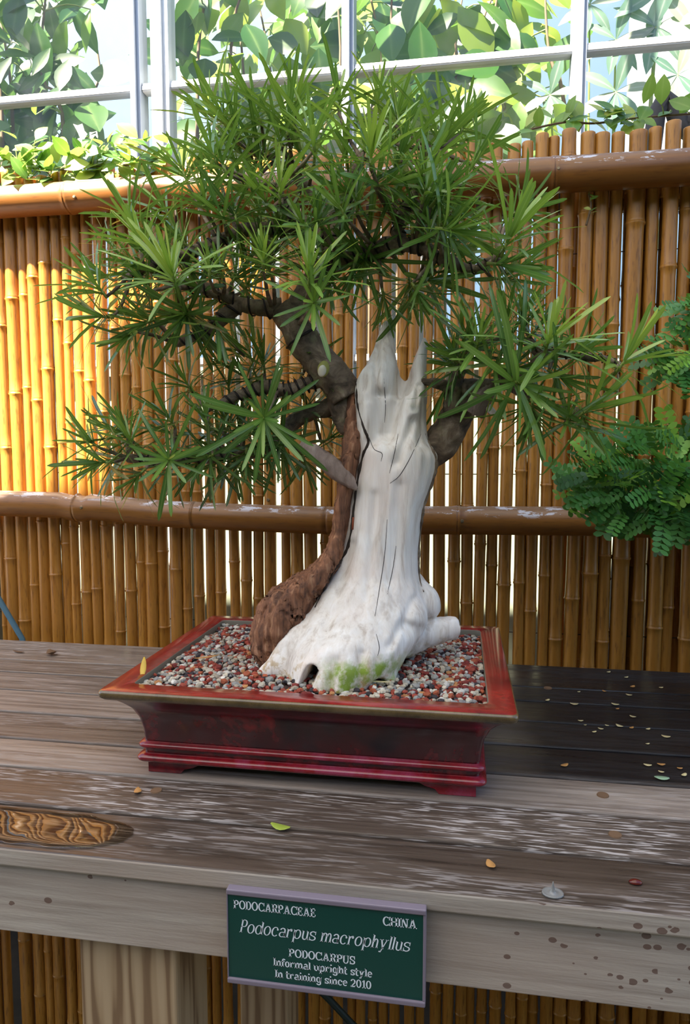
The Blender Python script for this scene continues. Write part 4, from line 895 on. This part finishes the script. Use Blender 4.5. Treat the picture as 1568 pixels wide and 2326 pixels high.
for px, py, s in ((1400, 208, .14), (1490, 60, .15), (1540, 170, .12), (1400, 90, .13), (1340, 10, .12), (1250, 215, .11), (1500, -20, .16)):
    c = at(px, py, 2.4); tube('petiole', [Vector((.55 + rnd.uniform(-.05, .05), 2.5, GZ)), Vector((c.x * .7 + .17, 2.55, 1.5)), c], [.006, .005, .003], M['stem'], hp, sides=6, n=4)
    for k in range(6):
        a = k * 1.047 + .3; o = bpy.data.objects.new('leaflet', PAL_[(k + px) % 3]); C.objects.link(o); o.parent = hp; place(o, c - hp.location, Vector((math.cos(a), -.25, math.sin(a) - .2)), Vector((0, -1, .4)), s * rnd.uniform(.8, 1.1))
# white sheet and pipes seen through the panes
sh = empty('leaning_board', 'white sheet board leaning inside the greenhouse at the far wall', 'board', loc=(1.1, 3.6, GZ))
part('sheet', bm_mesh('sheet', box(.75, 1.9, 3.58, 3.6, 2.3, 3.3, .004), M['white_sheet']), sh)
for x in (.8, 1.3, 1.85): part('upright', bm_mesh('upright', box(x - .02, x + .02, 3.6, 3.64, GZ, 3.3, .003), M['white_frame']), sh)
for px, py0 in ((530, 0), (410, 0)):
    a = at(px, 100, 2.9); tag(tube('support_pipe', [Vector((a.x, 2.9, GZ)), Vector((a.x, 2.9, 1.6)), Vector((a.x, 2.9, 3.6))], [.014] * 3, M['white_frame'], n=1), 'upright pale pipe inside the greenhouse ' + ('behind the middle pane' if px == 530 else 'close to the white mullion'), 'pipe')
tag(link('white_cabinet', bm_mesh('white_cabinet', box(-.85, -.1, 3.0, 3.3, GZ, 2.72, .01), M['white_sheet'])), 'boxy white cabinet inside the greenhouse behind the middle pane', 'cabinet')

# vines on the fence top
def vine(name, label, path, Y, n, s0, s1, spread, rise):
    W = [at(a, b, Y) for a, b in path]; base = W[0]; P = empty(name, label, 'vine', loc=base); W2 = catmull([tuple(p) for p in W], 8)
    tube('stem', W, [.0022] * len(W), M['woody_stem'], P, sides=5, n=6)
    for k in range(n):
        c = Vector(W2[int((len(W2) - 1) * rnd.random())]); org = c + Vector((rnd.uniform(-spread, spread), rnd.uniform(-.03, .02), rnd.uniform(-spread * .7, spread)))
        d = Vector((rnd.uniform(-1, 1), rnd.uniform(-1, .2), rnd.uniform(-.5, 1) * rise)); nn = Vector((rnd.uniform(-.4, .4), -.7, rnd.uniform(.2, 1)))
        o = bpy.data.objects.new('leaf', VIN[min(3, int(4 * rnd.random()))]); C.objects.link(o); o.parent = P; place(o, org - base, d, nn, rnd.uniform(s0, s1))
        if k % 3 == 0: tube('tendril', [c, c.lerp(org, .5) + Vector((0, 0, .006)), org], [.0014, .0012, .001], M['stem'], P, sides=4, n=2)
vine('fence_vine', 'sunlit light green vine sprawling over the fence top beside the white mullion', [(-60, 400), (40, 375), (120, 385), (200, 380), (280, 375), (380, 365)], 1.42, 150, .028, .055, .045, .8)
vine('fence_vine', 'green leafy sprigs peeping over the pole tops above the top rail', [(1180, 300), (1280, 278), (1350, 280), (1430, 270), (1520, 262), (1620, 255)], 1.50, 34, .035, .055, .02, 1.4)
vine('climbing_tendril', 'tiny dark vine creeping up a pole under the top rail', [(1338, 440), (1343, 465), (1338, 490), (1332, 512)], 1.425, 5, .014, .018, .006, .6)

# ------------------------------------------------------------------ second bonsai reaching in from the side
LF = []
for sd in range(5):
    q = random.Random(sd); v, f, rib = [], [], []
    def add(c, d, n_, ln, wd):
        x_ = d.cross(n_).normalized(); b = len(v)
        for t, k in ((0, .25), (.3, .9), (.7, 1.0), (1, .3)):
            for s in (-1, 1): v.append(tuple(c + d * ln * t + x_ * s * wd * k)); rib.append(0.0)
        for i in range(3): f.append((b + 2 * i, b + 2 * i + 1, b + 2 * i + 3, b + 2 * i + 2))
    for i in range(6):
        t = .15 + .85 * i / 5; c = Vector((0, t, -.18 * t * t))
        for s in (-1, 1): add(c, Vector((s, .45, q.uniform(-.15, .15))).normalized(), Vector((q.uniform(-.2, .2), q.uniform(-.2, .2), 1)).normalized(), .30 * (1 - .25 * abs(t - .55)), .085)
    b = len(v); v += [(-.008, 0, 0), (.008, 0, 0), (.004, 1, -.18), (-.004, 1, -.18)]; rib += [1] * 4; f.append((b, b + 1, b + 2, b + 3))
    LF.append([leaf_mesh('leaf', (np.array(v), f, rib), vv, M['leaf2']) for vv in (.05, .3, .55, .95)])
b2 = empty('bonsai_tree', 'fine leaved dark green bonsai reaching in at the edge of the picture', 'bonsai', loc=Vector((.62, 1.12, TOP + .13)))
tr0 = Vector((.62, 1.12, TOP + .12))
tube('trunk', [tr0, Vector((.64, 1.12, 1.0)), Vector((.60, 1.14, 1.15)), Vector((.64, 1.12, 1.32)), Vector((.62, 1.10, 1.5))], [.045, .035, .03, .022, .012], M['bark'], b2, sides=12, n=6, lump=.006, freq=30)
for W, r_ in (([(.62, 1.12, 1.02), (.50, 1.12, 1.06), (.36, 1.12, 1.07), (.26, 1.11, 1.06)], [.016, .012, .008, .004]), ([(.60, 1.14, 1.15), (.50, 1.14, 1.25), (.43, 1.13, 1.27)], [.014, .009, .004]), ([(.63, 1.12, 1.36), (.54, 1.12, 1.39), (.47, 1.12, 1.40)], [.01, .007, .003])):
    tube('branch', [Vector(p) for p in W], r_, M['bark'], b2, sides=8, n=5, lump=.003, freq=60)
fronds = []
def frond_pad(px0, px1, py0, py1, Y, dy, n, s):
    for _ in range(n):
        a, k = rnd.uniform(0, 6.283), math.sqrt(rnd.random()); ex, ey = math.cos(a) * k, math.sin(a) * k
        org = at((px0 + px1) / 2 + ex * (px1 - px0) / 2, (py0 + py1) / 2 + ey * (py1 - py0) / 2, Y + rnd.uniform(-dy, dy))
        d = Vector((ex * .8 + rnd.uniform(-.6, .6), rnd.uniform(-1, .3), -ey * .6 + rnd.uniform(-.5, .5))); nn = Vector((rnd.uniform(-.4, .4), -.6, rnd.uniform(.3, 1)))
        fronds.append((org, d, nn, s * rnd.uniform(.8, 1.25), LF[rnd.randrange(5)][rnd.choice((0, 1, 1, 2, 2, 3)) if ey < .4 else rnd.choice((0, 0, 1, 1, 2))]))
frond_pad(1320, 1800, 1005, 1160, 1.12, .07, 330, .044); frond_pad(1400, 1700, 1110, 1195, 1.08, .04, 60, .042); frond_pad(1300, 1400, 1070, 1120, 1.10, .03, 10, .038); frond_pad(1510, 1720, 765, 850, 1.12, .05, 80, .042); frond_pad(1550, 1720, 655, 720, 1.12, .04, 44, .042)
fronds.sort(key=lambda q: -q[3] / q[0].y + (100 if proj(q[0])[0] > 1590 else 0))
tmp = bpy.data.objects.new('t', None); vs, fs, va, ri = [], [], [], []; b = 0
for k, (org, d, nn, s_, me) in enumerate(fronds):
    if k < 300:
        o = bpy.data.objects.new('leaf', me); C.objects.link(o); o.parent = b2; place(o, org - b2.location, d, nn, s_)
    else:
        place(tmp, org, d, nn, s_); A4 = np.array(tmp.matrix_basis); pv = np.array([q.co for q in me.vertices]); vs.append(pv @ A4[:3, :3].T + A4[:3, 3]); fs += [tuple(b + i for i in q.vertices) for q in me.polygons]; b += len(pv)
        va += [q.value for q in me.attributes['var'].data]; ri += [q.value for q in me.attributes['rib'].data]
bpy.data.objects.remove(tmp)
m = mesh('foliage', np.concatenate(vs).tolist(), fs, M['leaf2'], True); m.attributes.new('var', 'FLOAT', 'POINT').data.foreach_set('value', va); m.attributes.new('rib', 'FLOAT', 'POINT').data.foreach_set('value', ri)
o = part('foliage', m, b2); o['kind'] = 'stuff'
p2 = empty('bonsai_pot', 'brown pot of the fine leaved bonsai at the bench end', 'pot', loc=(.62, 1.12, TOP))
bm = box(.42, .82, .98, 1.26, TOP + .012, TOP + .125, .008)
part('body', bm_mesh('body', bm, M['leaf_brown']), p2)
for a in (.44, .77):
    for b_ in (1.0, 1.21): part('foot', bm_mesh('foot', box(a, a + .04, b_, b_ + .04, TOP, TOP + .014, .002), M['leaf_brown']), p2)

# ------------------------------------------------------------------ small things on the bench
def flat_leaf(name, label, cat, px, py, z, ln, wd, ang, mat, curl=.3, group=None, tilt=0.0):
    v, f = [], []; n = 6
    for i in range(n):
        t = i / (n - 1); q = math.sin(math.pi * (.06 + .9 * t)) ** .8
        for s in (-1, 0, 1): v.append((s * wd * q * .5, (t - .5) * ln, curl * ln * ((t - .5) ** 2 + (abs(s) * .12 * q)) + .0008))
    for i in range(n - 1):
        for s in range(2): a = i * 3 + s; f.append((a, a + 1, a + 4, a + 3))
    o = link(name, mesh(name, v, f, mat, True)); p = onz(px, py, z); o.location = p; o.rotation_euler = (tilt, 0, ang); md = o.modifiers.new('t', 'SOLIDIFY'); md.thickness = .0005
    return tag(o, label, cat, group)
flat_leaf('fallen_leaf', 'small curled yellow green leaf lying on the front bench boards', 'leaf', 637, 1884, TOP, .024, .011, 1.3, M['leaf_green'], .7)
flat_leaf('fallen_leaf', 'slim yellow leaf standing against the pot rim', 'leaf', 326, 1518, RIM + .006, .030, .008, .25, M['leaf_yellow'], .3, tilt=.9)
flat_leaf('dry_leaf', 'curled brown dry leaf on the rear bench board', 'leaf', 117, 1487, TOP + .001, .026, .02, .9, M['leaf_brown'], 1.2)
flat_leaf('dry_leaf', 'thin dark dry leaf on the rear board near the blue rod', 'leaf', 42, 1482, TOP, .030, .007, 1.35, M['leaf_brown'], .3)
flat_leaf('fallen_leaf', 'pale green leaf bit on the dark wet boards', 'leaf', 1504, 1769, TOP, .018, .011, 1.5, plain('pale_green_leaf', (.30, .45, .28), .5), .3)
flat_leaf('twig_leaf', 'dry strap leaf lying on the gravel beside the pot rim', 'leaf', 470, 1495, RIM + .002, .036, .006, -.9, M['petal_o'], .2)
flat_leaf('twig_leaf', 'dry strap leaf lying on the gravel before the mossy root', 'leaf', 845, 1549, RIM + .000, .05, .006, 1.5, M['petal'], .1)
crop = lambda a, b: (1100 + a * .2985, 1480 + b * .2985)
for a, b, l, om in ((948, 160, .009, 0), (1083, 200, .009, 0), (1130, 272, .012, 1), (915, 305, .008, 1), (1348, 278, .008, 0), (1103, 335, .010, 0), (722, 310, .006, 0), (482, 375, .010, 0), (686, 405, .013, 0), (998, 407, .012, 0), (1015, 440, .007, 1), (1132, 500, .010, 0), (735, 531, .008, 0), (770, 562, .004, 0), (888, 592, .008, 0), (838, 616, .008, 0), (935, 566, .006, 0), (1030, 572, .012, 0), (1122, 585, .009, 1), (1248, 594, .008, 0), (1384, 653, .012, 0), (612, 872, .012, 1), (1348, 865, .010, 1), (1348, 920, .007, 0), (1490, 893, .007, 1), (1522, 945, .010, 0), (1245, 706, .006, 0), (1245, 870, .01, 0)):
    flat_leaf('fallen_petal', ('tiny orange' if om else 'tiny pale') + ' fallen petal on the dark wet boards beside the pot', 'petal', *crop(a, b), TOP, l, l * .55, rnd.uniform(.7, 2.4), M['petal_o' if om else 'petal'], .6, ('orange' if om else 'pale') + ' petals on the wet boards')
for px, py in ((313, 1800), (1115, 1968)): flat_leaf('dry_flower', 'ochre dry floret on the front boards ' + ('before the pot corner' if px < 600 else 'above the sign corner'), 'flower', px, py, TOP, .014, .009, .4, M['petal_o'], .8)
# dark red seed on the front board
c = onz(1444, 2007, TOP); bm = bmesh.new(); bmesh.ops.create_uvsphere(bm, u_segments=14, v_segments=8, radius=1)
for q in bm.verts: q.co = Vector((q.co.x * .0065, q.co.y * .004, max(-.2, q.co.z) * .0032)); q.co += Vector((c.x, c.y, TOP + .0012))
tag(link('seed', bm_mesh('seed', bm, plain('dark_red_seed', (.10, .012, .006), .2), True)), 'shiny dark red seed on the front board above the fascia', 'seed')
# puddle on the front board
nu, nw = 150, 34; v, f = [], []
for i in range(nu + 1):
    x = -1.05 + .70 * i / nu; e_ = min(1, max(0, (-.35 - x) / .06)) ** .4
    lo = .686 - (.686 - .6475 - .004 * noise.noise(Vector((x * 30, 3, 0)))) * e_; hi = .686 + (.031 + .006 * noise.noise(Vector((x * 24, 9, 0)))) * e_
    for j in range(nw + 1):
        t = j / nw; y = lo + (hi - lo) * t; ed = (1 - abs(2 * t - 1) ** 6) * (1 - abs(2 * i / nu - 1) ** 30)
        v.append((x, y, TOP + .0004 + .0014 * ed + ed * (.0005 * noise.noise(Vector((x * 34, y * 30, 0))) + .00005 * noise.noise(Vector((x * 110, y * 130, 4))))))
for i in range(nu):
    for j in range(nw): a = i * (nw + 1) + j; f.append((a, a + nw + 1, a + nw + 2, a + 1))
tag(link('puddle', mesh('puddle', v, f, M['water'], True)), 'shallow rippled rain puddle on the front board mirroring the sunlit poles', 'puddle')
# splashing drop
c = onz(1256, 2030, TOP); prof = [(.0105, 0), (.0100, .0018), (.0085, .0012), (.004, .0010), (.0022, .003), (.0014, .007), (.0008, .010), (.0002, .0125)]; v, f = [], []
for r_, z in prof:
    for k in range(16): a = 2 * math.pi * k / 16; v.append((c.x + r_ * math.cos(a), c.y + r_ * .8 * math.sin(a), TOP + z))
for i in range(len(prof) - 1):
    for k in range(16): a, b = i * 16 + k, i * 16 + (k + 1) % 16; f.append((a, b, b + 16, a + 16))
f.append(tuple(range(15, -1, -1))); f.append(tuple(range(112, 128)))
tag(link('water_splash', mesh('water_splash', v, f, plain('clear_drop', (.22, .22, .21), .05), True)), 'small splash of a falling water drop on the front board', 'splash')
# limb of a tree outside, between fence and greenhouse
tag(tube('tree_limb', [at(1400, 900, 1.72) * 1.0 - Vector((0, 0, at(1400, 900, 1.72).z - GZ)), at(1470, 420, 1.70), at(1560, 300, 1.70), at(1605, 235, 1.68), at(1690, 100, 1.66)], [.03, .022, .020, .019, .017], plain('dark_limb_bark', (.05, .05, .055), .9), sides=10, n=5, lump=.003, freq=30), 'dark grey tree limb rising behind the pole tops at the picture edge', 'tree limb')
# rods
tag(tube('garden_rod', [at(-60, 1265, 1.402), at(0, 1365, 1.404), at(50, 1450, 1.405), Vector((-.75, 1.408, GZ + .0))], [.0065] * 4, M['blue_rod'], sides=10, n=1), 'slim blue grey rod leaning between bench and fence', 'rod')
tag(tube('garden_hose', [at(690, 2215, 1.15), at(740, 2262, 1.15), at(800, 2326, 1.15), at(880, 2420, 1.15), Vector((.2, 1.15, GZ + .006))], [.006] * 5, M['green_rod'], sides=10, n=3), 'dark green hose hanging under the bench behind the sign', 'hose')
